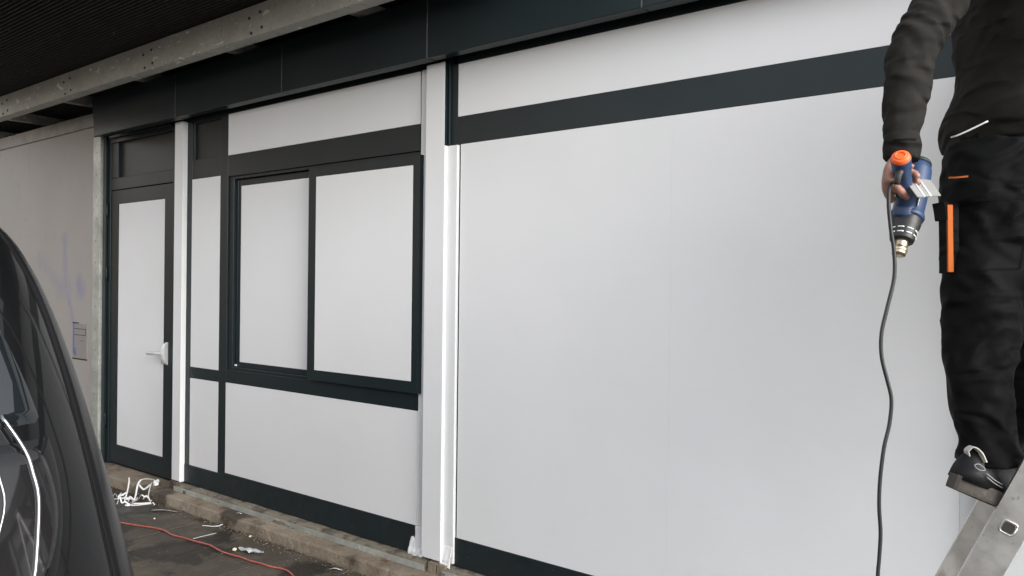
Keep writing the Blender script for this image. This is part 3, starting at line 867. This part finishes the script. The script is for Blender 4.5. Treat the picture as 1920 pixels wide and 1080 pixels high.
# right hand closed round the tool handle
J, CAP = Vector((-.375, -.893, 1.700)), Vector((-.362, -1.018, 1.790))
HA = (CAP - J).normalized()
camdir = (J - Vector((0, -2.88, 1.5))).normalized()
LEFT = -(Vector((math.cos(yaw), math.sin(yaw), 0)))
LEFT = (LEFT - HA * LEFT.dot(HA)).normalized()
BACK = HA.cross(LEFT)
if BACK.dot(camdir) < 0: BACK = -BACK
HR = .0175
pc = J + HA * .078 + LEFT * .025 + BACK * .016
add_tube(bm, [WRR + Vector((.004, -.004, -.005)), WRR * .45 + pc * .55 + LEFT * .004, pc, pc - HA * .035 + BACK * .004], [(.026, .019), (.029, .018), (.032, .0155), (.026, .013)], 16, 4, HA)
for i, (ln, rr_) in enumerate(((.90, .0088), (1.0, .0092), (1.0, .0090), (.85, .0080))):
    o_ = J + HA * (.038 + i * .0215)
    ch = []
    for an in (205, 165, 125, 88, 52, 20, -6):
        an2 = 205 - (205 - an) * ln
        rad_ = HR + rr_ + .001
        ch.append(o_ - LEFT * -1 * math.cos(R(180 - an2)) * rad_ * 1.12 + BACK * math.sin(R(an2)) * rad_)
    add_tube(bm, ch, [rr_ * 1.1, rr_ * 1.1, rr_ * 1.06, rr_, rr_ * 1.04, rr_ * .95, rr_ * .75], 10, 3)
thumb = [pc + HA * .03 - BACK * .004, pc + HA * .012 - BACK * .024 - LEFT * .004, pc - HA * .012 - BACK * .036 - LEFT * .016, pc - HA * .034 - BACK * .038 - LEFT * .026]
add_tube(bm, thumb, [.012, .011, .0098, .0078], 10, 4)
# left hand resting on the ladder stile
pl = WRL + Vector((.035, -.035, -.02))
add_tube(bm, [WRL, pl, pl + Vector((.03, -.03, -.015))], [(.028, .020), (.040, .017), (.036, .014)], 14, 3, (0, 0, 1))
for i in range(4):
    b0 = pl + Vector((.028, -.028, .022 - i * .020))
    add_tube(bm, [b0, b0 + Vector((.028, -.018, -.010)), b0 + Vector((.032, .008, -.020)), b0 + Vector((.018, .022, -.022))], [.0095, .009, .0085, .0065], 10, 3)
add_tube(bm, [pl + Vector((0, 0, .02)), pl + Vector((.02, .02, .03)), pl + Vector((.045, .02, .025))], [.013, .0115, .009], 10, 3)
person = tag(from_bm("person", bm, SKIN), "person in black workwear standing on the ladder, arm hanging down with a heat gun", "person")
remeshed(person, .0042, 2)

bm = bmesh.new()
def hair_pt(v): return v
add_tube(bm, [HEA + Vector((0, 0, -.06)) - FACE * .045, HEA + Vector((0, 0, 0)) - FACE * .03, HEA + Vector((0, 0, .07)) - FACE * .018, HEA + Vector((0, 0, .118)) - FACE * .016, HEA + Vector((0, 0, .130)) - FACE * .014], [(.066, .055), (.081, .078), (.075, .094), (.045, .06), (.01, .01)], 20, 4, SIDE)
hair = from_bm("hair", bm, HAIR, person, True); remeshed(hair, .006, 3)

# jacket
bm = bmesh.new()
HEM = PEL - Vector((.0, .0, .005))
fj = folds(.011, 4.5, 15, 2.0)
add_tube(bm, [HEM + Vector((0, 0, -.005)), HEM + Vector((0, 0, .05)), WAI + Vector((0, 0, .02)), (WAI + CHE) / 2, CHE, CHE + Vector((0, 0, .10)), NEC + Vector((0, 0, -.045))], [(.205, .120), (.203, .121), (.195, .119), (.202, .122), (.212, .124), (.185, .115), (.085, .085)], 72, 14, SIDE, fj)
fa = folds(.0085, 9, 30, 5.0)
add_tube(bm, [CHE + SIDE * .10 + Vector((0, 0, .06)), SHR, SHR * .5 + ELR * .5 + Vector((-.012, 0, .0)), ELR, ELR * .5 + WRR * .5 + Vector((-.006, .0, 0)), WRR + Vector((0, 0, .03))], [.080, .073, .0565, .0505, .0435, .037], 48, 16, SIDE, fa)
add_tube(bm, [WRR + Vector((0, 0, .045)), WRR + Vector((0, 0, .02)), WRR + Vector((-.001, -.003, -.012))], [.037, .040, .0385], 30, 5, SIDE, folds(.003, 9, 30, 1))
add_tube(bm, [CHE - SIDE * .10 + Vector((0, 0, .06)), SHL, SHL * .5 + ELL * .5, ELL, ELL * .5 + WRL * .5, WRL], [.09, .085, .066, .058, .05, .043], 48, 16, SIDE, fa)
add_tube(bm, [NEC + Vector((0, 0, -.07)), NEC + Vector((0, 0, -.03)), NEC + FACE * .0 + Vector((0, 0, .0))], [.09, .076, .072], 24, 3)
jacket = from_bm("jacket", bm, BLACKCLOTH, person, True); remeshed(jacket, .0044, 1)

# trousers
bm = bmesh.new()
ft = folds(.0105, 7, 26, 9.0)
add_tube(bm, [PEL + Vector((0, 0, .06)), PEL, PEL + Vector((-.002, -.005, -.07)), PEL + Vector((0, -.005, -.15))], [(.175, .110), (.190, .120), (.195, .130), (.14, .105)], 40, 8, SIDE, ft)
add_tube(bm, [HIPR + Vector((.01, .02, .0)), HIPR * .7 + KNR * .3, HIPR * .35 + KNR * .65, KNR, KNR * .6 + ANR * .4 + Vector((-.004, 0, 0)), ANR + Vector((.006, .004, .05)), ANR + Vector((.010, .006, -.012))], [(.115, .108), (.108, .100), (.090, .088), (.076, .076), (.068, .066), (.059, .058), (.068, .066)], 56, 16, SIDE, ft)
add_tube(bm, [HIPL, HIPL * .6 + KNL * .4, KNL, KNL * .5 + ANL * .5, ANL + Vector((0, 0, .04)), ANL + Vector((0, 0, -.015))], [(.115, .105), (.098, .095), (.080, .080), (.080, .078), (.074, .074), (.084, .082)], 56, 16, SIDE, ft)
trousers = from_bm("trousers", bm, TROUSER, person, True); remeshed(trousers, .0044, 1)
# rule pocket with orange edge on the back of the near thigh
PB = Vector((-.305, -.775, 1.63))
bm = bmesh.new()
RTV = Vector((math.cos(yaw), math.sin(yaw), 0)); FWV = Vector((-math.sin(yaw), math.cos(yaw), 0))
def slab_between(bm, p_top, p_bot, wv, tv, wid, th):
    vs = []
    for p, k in ((p_top, 1.0), (p_top * .5 + p_bot * .5, .95), (p_bot, 1.0)):
        vs.append([bm.verts.new(p + wv * sx * wid * k / 2 + tv * sy * th / 2) for sx, sy in ((-1, -1), (1, -1), (1, 1), (-1, 1))])
    for a, b in zip(vs, vs[1:]):
        for k in range(4): bm.faces.new((a[k], a[(k + 1) % 4], b[(k + 1) % 4], b[k]))
    bm.faces.new(vs[0][::-1]); bm.faces.new(vs[-1])
slab_between(bm, Vector((-.311, -.726, 1.715)), Vector((-.307, -.728, 1.543)), RTV, FWV, .022, .05)
pk = from_bm("rule_pocket", bm, TROUSER, trousers); pk.parent = trousers; pk.matrix_parent_inverse = Matrix.Identity(4)
bm = bmesh.new()
slab_between(bm, Vector((-.3045, -.754, 1.708)), Vector((-.3005, -.756, 1.546)), RTV, FWV, .0125, .006)
o = from_bm("pocket_trim", bm, ORANGE, None); child_of(trousers, o)
bm = bmesh.new()
slab_between(bm, Vector((-.324, -.733, 1.716)), Vector((-.317, -.735, 1.672)), RTV, FWV, .020, .052)
child_of(trousers, from_bm("pocket_flap", bm, TROUSER))
child_of(trousers, ribbon("flap_trim", [(-.303, -.785, 1.770), (-.285, -.788, 1.769), (-.262, -.786, 1.770)], .004, ORANGE, None, .001))
child_of(jacket, tube("reflective_piping", [(-.304, -.748, 1.872), (-.290, -.755, 1.874), (-.262, -.752, 1.886), (-.228, -.745, 1.903)], .0021, REFL, None, 8, 5))

STITCH = mat("seam_stitching", (.0065, .0065, .0065), .9, spec=.1)
TOCAM = Vector((.107, -.994, 0))
def seam_on(cloth, nm, pts, wd=.005, m=STITCH):
    o = ribbon(nm, pts, wd, m, None, .0009, 10, (0, 0, 1))
    child_of(cloth, o)
    md = o.modifiers.new("lie_on_cloth", 'SHRINKWRAP'); md.target = cloth; md.wrap_method = 'NEAREST_SURFACEPOINT'; md.wrap_mode = 'ABOVE_SURFACE'; md.offset = .0012
    return o
def leg_c(t): return HIPR.lerp(KNR, t) if t <= 1 else KNR.lerp(ANR, t - 1)
seam_on(trousers, "pocket_edge", [tuple(leg_c(.28) + TOCAM * .11 + RTV * k) for k in (-.05, 0, .05, .085)], .008)
seam_on(trousers, "pocket_edge", [tuple(leg_c(t) + TOCAM * .11 + RTV * .086) for t in (.28, .4, .55, .66)], .005)
seam_on(trousers, "pocket_edge", [tuple(leg_c(.66) + TOCAM * .11 + RTV * k) for k in (-.05, 0, .05, .085)], .005)
seam_on(jacket, "cuff_seam", [tuple(WRR + Vector((0, 0, .030)) + TOCAM * .05 + RTV * k) for k in (-.04, -.02, 0, .02, .04)])
# shoes
def shoe(heel, ball, parent):
    d = (ball - heel); L = d.length; fx = d.normalized()
    sd = fx.cross(Vector((0, 0, 1))).normalized(); uz = sd.cross(fx).normalized()
    Ltot = L / .68
    bm = bmesh.new(); outline = []
    N = 40
    for k in range(N):
        a = 2 * math.pi * k / N
        t = .5 - .5 * math.cos(a)
        wd = (.034 + .016 * math.sin(min(1, t * 1.3) * math.pi * .5)) * (abs(math.sin(a)) ** .55) * (1 if math.sin(a) > 0 else -1)
        outline.append((t * Ltot - .015, wd))
    lev = [(0, .97), (.006, 1.02), (.022, 1.03), (.028, .99)]
    rings = []
    for h, sc in lev:
        rings.append([bm.verts.new(heel + fx * (x + (0 if x < Ltot * .6 else 0)) + sd * w_ * sc + uz * (h + (.006 if x < .09 and h > .01 else 0) + (max(0, (x - Ltot * .75)) ** 2) * 2.0)) for x, w_ in outline])
    for q, s_ in zip(rings, rings[1:]):
        for k in range(N): bm.faces.new((q[k], q[(k + 1) % N], s_[(k + 1) % N], s_[k]))
    bm.faces.new(rings[0][::-1]); bm.faces.new(rings[-1])
    so = from_bm("shoe_sole", bm, SOLEM, None, False)
    bm = bmesh.new(); ups = []
    for x, w_, h, f in [(-.006, .026, .060, 0), (.02, .036, .088, 0), (.06, .039, .098, 0), (.10, .040, .085, 0), (.14, .043, .068, 0), (.19, .046, .052, 0), (.24, .040, .036, 0), (Ltot - .022, .02, .018, 0)]:
        ring = []
        for k in range(16):
            a = math.pi * k / 15
            ring.append(bm.verts.new(heel + fx * x + sd * w_ * math.cos(a) * (1.0 - .28 * math.sin(a) * (1 if x < .12 else .6)) + uz * (.026 + h * math.sin(a) ** .75)))
        ups.append(ring)
    for q, s_ in zip(ups, ups[1:]):
        for k in range(15): bm.faces.new((q[k], q[k + 1], s_[k + 1], s_[k]))
        bm.faces.new((q[0], s_[0], s_[15], q[15]))
    bm.faces.new(ups[0]); bm.faces.new(ups[-1])
    sh = from_bm("shoe", bm, SHOEM, parent, True)
    sh.parent = parent; sh.matrix_parent_inverse = Matrix.Identity(4)
    child_of(sh, so)
    def sp(x, side, z): return tuple(heel + fx * x + sd * side + uz * z)
    child_of(sh, ribbon("pull_tab", [sp(-.002, .006, .084), sp(-.010, .008, .094), sp(-.004, .014, .106), sp(.012, .022, .100), sp(.026, .030, .082)], .015, mat("grey_tab", (.42, .40, .36), .5) if "grey_tab" not in bpy.data.materials else bpy.data.materials["grey_tab"], None, .0012, 5, tuple(sd)))
    for (x0, z0, x1, z1) in ((.03, .060, .075, .050), (.035, .052, .08, .043)):
        child_of(sh, tube("shoe_stripe", [sp(x0, .040, z0), sp((x0 + x1) / 2, .0435, (z0 + z1) / 2 - .002), sp(x1, .044, z1)], .0011, STRIPE, None, 6, 4))
    child_of(sh, tube("shoe_emblem", [sp(.000, .033, .068), sp(.008, .035, .073), sp(.020, .0385, .070), sp(.024, .0395, .065), sp(.014, .037, .061), sp(.003, .034, .064), sp(.000, .033, .068)], .0009, STRIPE, None, 6, 4))
    return sh
shoe(Vector((-.278, -.826, 1.040)), Vector((-.153, -.690, .965)), person)
shoe(Vector((-.27, -.455, 1.035)), Vector((-.09, -.425, .992)), person)

# ================================================================== HEAT GUN
gun = tag(empty("heat_gun", tuple(J)), "blue heat gun with orange handle cap and black nozzle held pointing down", "heat gun")
GR, GT = Vector((-.362, -.812, 1.806)), Vector((-.382, -.926, 1.582))
GA = (GT - GR).normalized(); GL = (GT - GR).length
def along(t): return tuple(GR + GA * GL * t)
tube("motor_housing", [along(t) for t in (.02, .10, .25, .40, .52, .585)], [.026, .032, .034, .0345, .034, .036], GUNBLUE, gun, 28, 3)
tube("rear_grille", [along(-.02), along(.0), along(.02)], [.024, .0275, .0285], GUNGRN, gun, 28, 2)
tube("collar", [along(.575), along(.60), along(.625)], [.037, .038, .0355], GUNBLUE, gun, 28, 2)
hs = tube("heat_shield", [along(t) for t in (.615, .68, .76, .83, .855)], [.0335, .0330, .0290, .0265, .0255], GUNBLK, gun, 28, 3)
for t in (.765, .81):
    for k in range(9):
        a = 2 * math.pi * k / 9
        q = GA.orthogonal().normalized(); q.rotate(Matrix.Rotation(a, 3, GA)); t2 = GA.cross(q)
        c = GR + GA * GL * t + q * (.0283 if t < .79 else .0268)
        child_of(hs, tube("vent_slot", [tuple(c - t2 * .007), tuple(c + q * .0008), tuple(c + t2 * .007)], .0017, WPLAS, None, 6, 2))
tube("nozzle", [along(t) for t in (.85, .90, .93, .935, .965, .97, 1.0)], [.0150, .0150, .0150, .0165, .0165, .0150, .0148], BRASS, gun, 24, 2)
for s in (-1, 1):
    q = (LEFT * -1 - GA * (LEFT * -1).dot(GA)).normalized(); q2 = GA.cross(q)
    if q2.dot(camdir) > 0: q2 = -q2
    c0_ = GR + GA * GL * .33 + q * (.014 + s * .006) + q2 * .0305
    tube("housing_rib", [tuple(c0_), tuple(c0_ + GA * GL * .21)], .0016, WPLAS, gun, 6, 3)
tube("handle", [tuple(J - HA * .012 + GA * .02), tuple(J + HA * .01), tuple(J + HA * .05), tuple(J + HA * .10), tuple(J + HA * .140), tuple(J + HA * .154)], [(.026, .026), (.0215, .022), (.0175, .0185), (.0175, .0185), (.0205, .021), (.0205, .021)], GUNBLUE, gun, 24, 5)
cp = J + HA * .154
cap_o = tube("end_cap", [tuple(cp - HA * .004), tuple(cp), tuple(cp + HA * .006), tuple(cp + HA * .009)], [.0205, .0203, .0185, .0150], GUNORG, gun, 28, 2)
bm = bmesh.new()
s1 = HA.orthogonal().normalized(); s2 = HA.cross(s1)
add_tube(bm, [tuple(cp + HA * .0095 + (s1 * math.cos(a) + s2 * math.sin(a)) * .0105) for a in [2 * math.pi * k / 16 for k in range(17)]], .0022, 8, 2)
child_of(cap_o, from_bm("cap_ring", bm, GUNORG, None, True))
bt = J + HA * .135 + (LEFT * .4 - BACK).normalized() * .020
tube("cord_boot", [tuple(bt), tuple(bt + Vector((-.004, -.004, -.014))), tuple(bt + Vector((-.006, -.003, -.03)))], [.0085, .0075, .0058], GUNBLK, gun, 12, 3)
cordp = [tuple(bt + Vector((-.006, -.003, -.025))), (-.384, -1.012, 1.735), (-.387, -1.010, 1.695), (-.383, -1.004, 1.636), (-.377, -.999, 1.588), (-.376, -.998, 1.529), (-.387, -1.007, 1.464), (-.397, -1.015, 1.404), (-.396, -1.015, 1.351), (-.385, -1.007, 1.297), (-.378, -1.001, 1.256), (-.381, -1.003, 1.203), (-.390, -1.011, 1.149), (-.396, -1.016, 1.078), (-.397, -1.017, 1.019), (-.394, -1.014, .959), (-.396, -1.016, .90), (-.398, -1.018, .841), (-.397, -1.015, .6), (-.40, -1.0, .3), (-.39, -1.01, .08), (-.36, -1.06, .012), (-.2, -1.25, .006), (.15, -1.35, .006), (.6, -1.2, .006), (1.2, -1.3, .006)]
tube("power_cord", cordp, .0042, CORDM, gun, 10, 5)

# squeegee card held in the same hand
sq = tag(empty("squeegee", (-.33, -.93, 1.73)), "pale grey plastic squeegee card held between the fingers and the heat gun", "squeegee")
A_, B_, C_, D_ = Vector((-.372, -.940, 1.757)), Vector((-.329, -.862, 1.757)), Vector((-.299, -.914, 1.714)), Vector((-.334, -.984, 1.706))
nrm = (B_ - A_).cross(D_ - A_).normalized()
bm = bmesh.new()
lo = [bm.verts.new(p - nrm * .001) for p in (A_, B_, C_, D_)]; hi = [bm.verts.new(p + nrm * .001) for p in (A_, B_, C_, D_)]
bm.faces.new(lo[::-1]); bm.faces.new(hi)
for k in range(4): bm.faces.new((lo[k], lo[(k + 1) % 4], hi[(k + 1) % 4], hi[k]))
from_bm("blade", bm, CARDM, sq)
for t in (.28, .55):
    tube("ridge", [tuple(A_.lerp(B_, t) + nrm * .001), tuple(D_.lerp(C_, t) + nrm * .001)], .0022, WPLAS, sq, 8, 3)
    tube("ridge", [tuple(A_.lerp(B_, t) - nrm * .001), tuple(D_.lerp(C_, t) - nrm * .001)], .0022, WPLAS, sq, 8, 3)

# ================================================================== GROUND LITTER
red = [(-6.4, -1.3, .006), (-5.6, -.85, .006), (-5.1, -.65, .006), (-4.848, -.558, .006), (-4.77, -.536, .006), (-4.662, -.503, .006), (-4.581, -.477, .006), (-4.481, -.462, .006), (-4.37, -.475, .006), (-4.275, -.461, .006), (-4.173, -.452, .006), (-4.082, -.438, .006), (-4.02, -.435, .006), (-3.896, -.45, .006), (-3.796, -.446, .006), (-3.73, -.436, .006), (-3.638, -.436, .006), (-3.559, -.423, .006), (-3.489, -.418, .006), (-3.419, -.401, .006), (-3.367, -.398, .006), (-3.312, -.412, .006), (-3.272, -.428, .006), (-3.0, -.56, .006), (-2.5, -.62, .006), (-1.8, -.50, .006), (-1.0, -.72, .006)]
tag(tube("extension_cord", red, .0048, REDCORD, None, 10, 4), "red extension cord snaking over the wet paving beside the kerb", "cord")
pp = tag(empty("paper_strips", (-5.3, -.25, 0)), "tangled strips of white film backing heaped against the kerb by the door", "paper")
def strip(pts, wd=.016, wdir=(0, .4, 1), tw=0.0):
    ribbon("strip", pts, wd * .68, PAPER, pp, .0006, 6, wdir, tw)
strip([(-5.40, -.33, .003), (-5.36, -.28, .006), (-5.30, -.26, .012), (-5.24, -.26, .006)], .02, (1, .5, .6))
strip([(-5.35, -.275, .004), (-5.37, -.25, .05), (-5.40, -.225, .10), (-5.41, -.22, .13)], .016, (1, .4, 0))
strip([(-5.25, -.262, .008), (-5.25, -.25, .05), (-5.26, -.235, .10), (-5.25, -.22, .135), (-5.20, -.20, .15), (-5.14, -.185, .15), (-5.10, -.175, .145)], .018, (.9, .3, .4), 1.0)
strip([(-5.10, -.175, .145), (-5.07, -.19, .14), (-5.075, -.21, .135), (-5.11, -.205, .132), (-5.125, -.185, .138), (-5.10, -.17, .15)], .028, (0, 0, 1))
strip([(-5.24, -.235, .11), (-5.20, -.225, .085), (-5.17, -.215, .10), (-5.15, -.205, .12)], .018, (.3, .3, 1))
strip([(-5.14, -.20, .135), (-5.155, -.205, .09), (-5.16, -.21, .05), (-5.15, -.21, .02)], .011, (1, .2, 0))
strip([(-5.26, -.27, .004), (-5.19, -.30, .004), (-5.17, -.34, .004), (-5.19, -.35, .006), (-5.14, -.31, .004), (-5.10, -.25, .006), (-5.09, -.22, .004)], .013, (.2, .2, 1), .6)
strip([(-5.23, -.25, .01), (-5.21, -.29, .012), (-5.19, -.335, .006)], .022, (1, .3, .5))
strip([(-5.18, -.30, .006), (-5.12, -.26, .01), (-5.08, -.235, .016)], .015, (.3, .3, 1))
for k in range(9):
    rx_ = random.uniform(-5.36, -5.08); ry_ = random.uniform(-.34, -.19)
    a0_ = random.uniform(0, 6.28); pts_ = []
    for q in range(6):
        a0_ += random.uniform(-1.1, 1.1)
        rx_ += .022 * math.cos(a0_); ry_ = min(-.178, ry_ + .018 * math.sin(a0_))
        pts_.append((rx_, ry_, .004 + abs(random.gauss(0, .022)) * (0 < q < 5)))
    strip(pts_, random.uniform(.006, .014), (random.uniform(-1, 1), random.uniform(-1, 1), 1), random.uniform(-1, 1))
tag(ribbon("paper_strip", [(-4.945, -.292, .003), (-4.90, -.268, .008), (-4.85, -.243, .010), (-4.79, -.214, .004)], .020, PAPER, None, .0006, 6, (.6, -1, .5)), "single flat white paper strip lying on dark wet paving", "paper strip")
tag(tube("plastic_thread", [(-4.40, -.262, .003), (-4.385, -.255, .004), (-4.345, -.232, .003), (-4.32, -.21, .004), (-4.307, -.182, .010)], .0022, PAPER, None, 6, 5), "thin curled white thread on the paving close to the kerb", "thread")
tag(tube("cable_offcut", [(-4.218, -.428, .003), (-4.212, -.36, .003), (-4.207, -.286, .003)], .0022, mat("grey_wire", (.5, .48, .45), .5), None, 6, 5), "straight thin pale wire offcut touching the red cord", "wire")
def lump(name, loc, r_, m, seed, label, cat, group=None):
    bm = bmesh.new()
    bmesh.ops.create_icosphere(bm, subdivisions=3, radius=r_)
    for v in bm.verts:
        v.co *= 1 + .35 * noise.noise(v.co * (1.6 / r_) + Vector((seed, 0, 0)))
        v.co.z = max(v.co.z * .75, -r_ * .45)
    o = from_bm(name, bm, m, None, True); o.location = (loc[0], loc[1], r_ * .45)
    return tag(o, label, cat, group)
lump("foam_crumb", (-3.862, -.387), .012, YELL, 1, "yellow foam crumb lying next to crumpled clear film", "crumb")
lump("foam_crumb", (-3.995, -.198), .009, YELL, 2, "pale foam crumb at the foot of the kerb", "crumb")
lump("foam_crumb", (-4.763, -.375), .006, PAPER, 4, "tiny white crumb on wet paving near the flat paper strip", "crumb")
bm = bmesh.new(); g = []
for i in range(15):
    row = []
    for j in range(7):
        u, v = i / 14, j / 6
        d = noise.noise_vector(Vector((u * 4, v * 3, 2.2)))
        row.append(bm.verts.new((-3.852 + .165 * u + d.x * .012, -.368 + .045 * u + .05 * (v - .5) * (1 - abs(2 * u - 1) ** 2) + d.y * .01, .004 + abs(d.z) * .028)))
    g.append(row)
for i in range(14):
    for j in range(6): bm.faces.new((g[i][j], g[i + 1][j], g[i + 1][j + 1], g[i][j + 1]))
cf = tag(from_bm("crumpled_film", bm, CLEARF), "crumpled piece of clear film lying on a wet patch", "film")
cf.modifiers.new("thick", 'SOLIDIFY').thickness = .0008
tag(ribbon("film_scrap", [(-3.22, -.235, .003), (-3.20, -.225, .009), (-3.175, -.212, .005), (-3.16, -.208, .003)], .018, PAPER, None, .0006, 5, (.6, -1, .3)), "small white film scrap on paving below the base channel", "film scrap")
tag(ribbon("film_scrap", [(-4.28, -.10, .066), (-4.265, -.095, .070), (-4.25, -.09, .066)], .010, PAPER, None, .0006, 5, (.6, -1, .3)), "tiny white film scrap on top of the kerb", "film scrap")
LEAF = mat("brown_leaf", (.22, .10, .04), .7)
tag(ribbon("dead_leaf", [(-2.985, -.095, .066), (-2.965, -.088, .074), (-2.945, -.084, .066)], .022, LEAF, None, .0006, 5, (.6, -1, .3)), "small brown dead leaf on the kerb before the base channel", "leaf")

# loose grit swept against the kerb and over the paving
bm = bmesh.new()
for i in range(1500):
    near = random.random() < .6
    x = random.uniform(-6.4, -1.6)
    y = -.172 - (abs(random.gauss(0, .035)) if near else random.uniform(0, .9))
    r = random.uniform(.0012, .0038) * (1.2 if near else .9)
    bmesh.ops.create_icosphere(bm, subdivisions=1, radius=1, matrix=Matrix.Translation((x, y, .001)) @ Matrix.Rotation(random.uniform(0, 6), 4, 'Z') @ Matrix.Diagonal((r * random.uniform(.9, 1.8), r, r * .7, 1)))
tag(from_bm("grit", bm, mat("pale_grit", (.20, .165, .12), .9, world=True, vary=(30, (.05, .04, .03), .45, .6))), "loose grit swept along the foot of the kerb", "grit", kind="stuff")
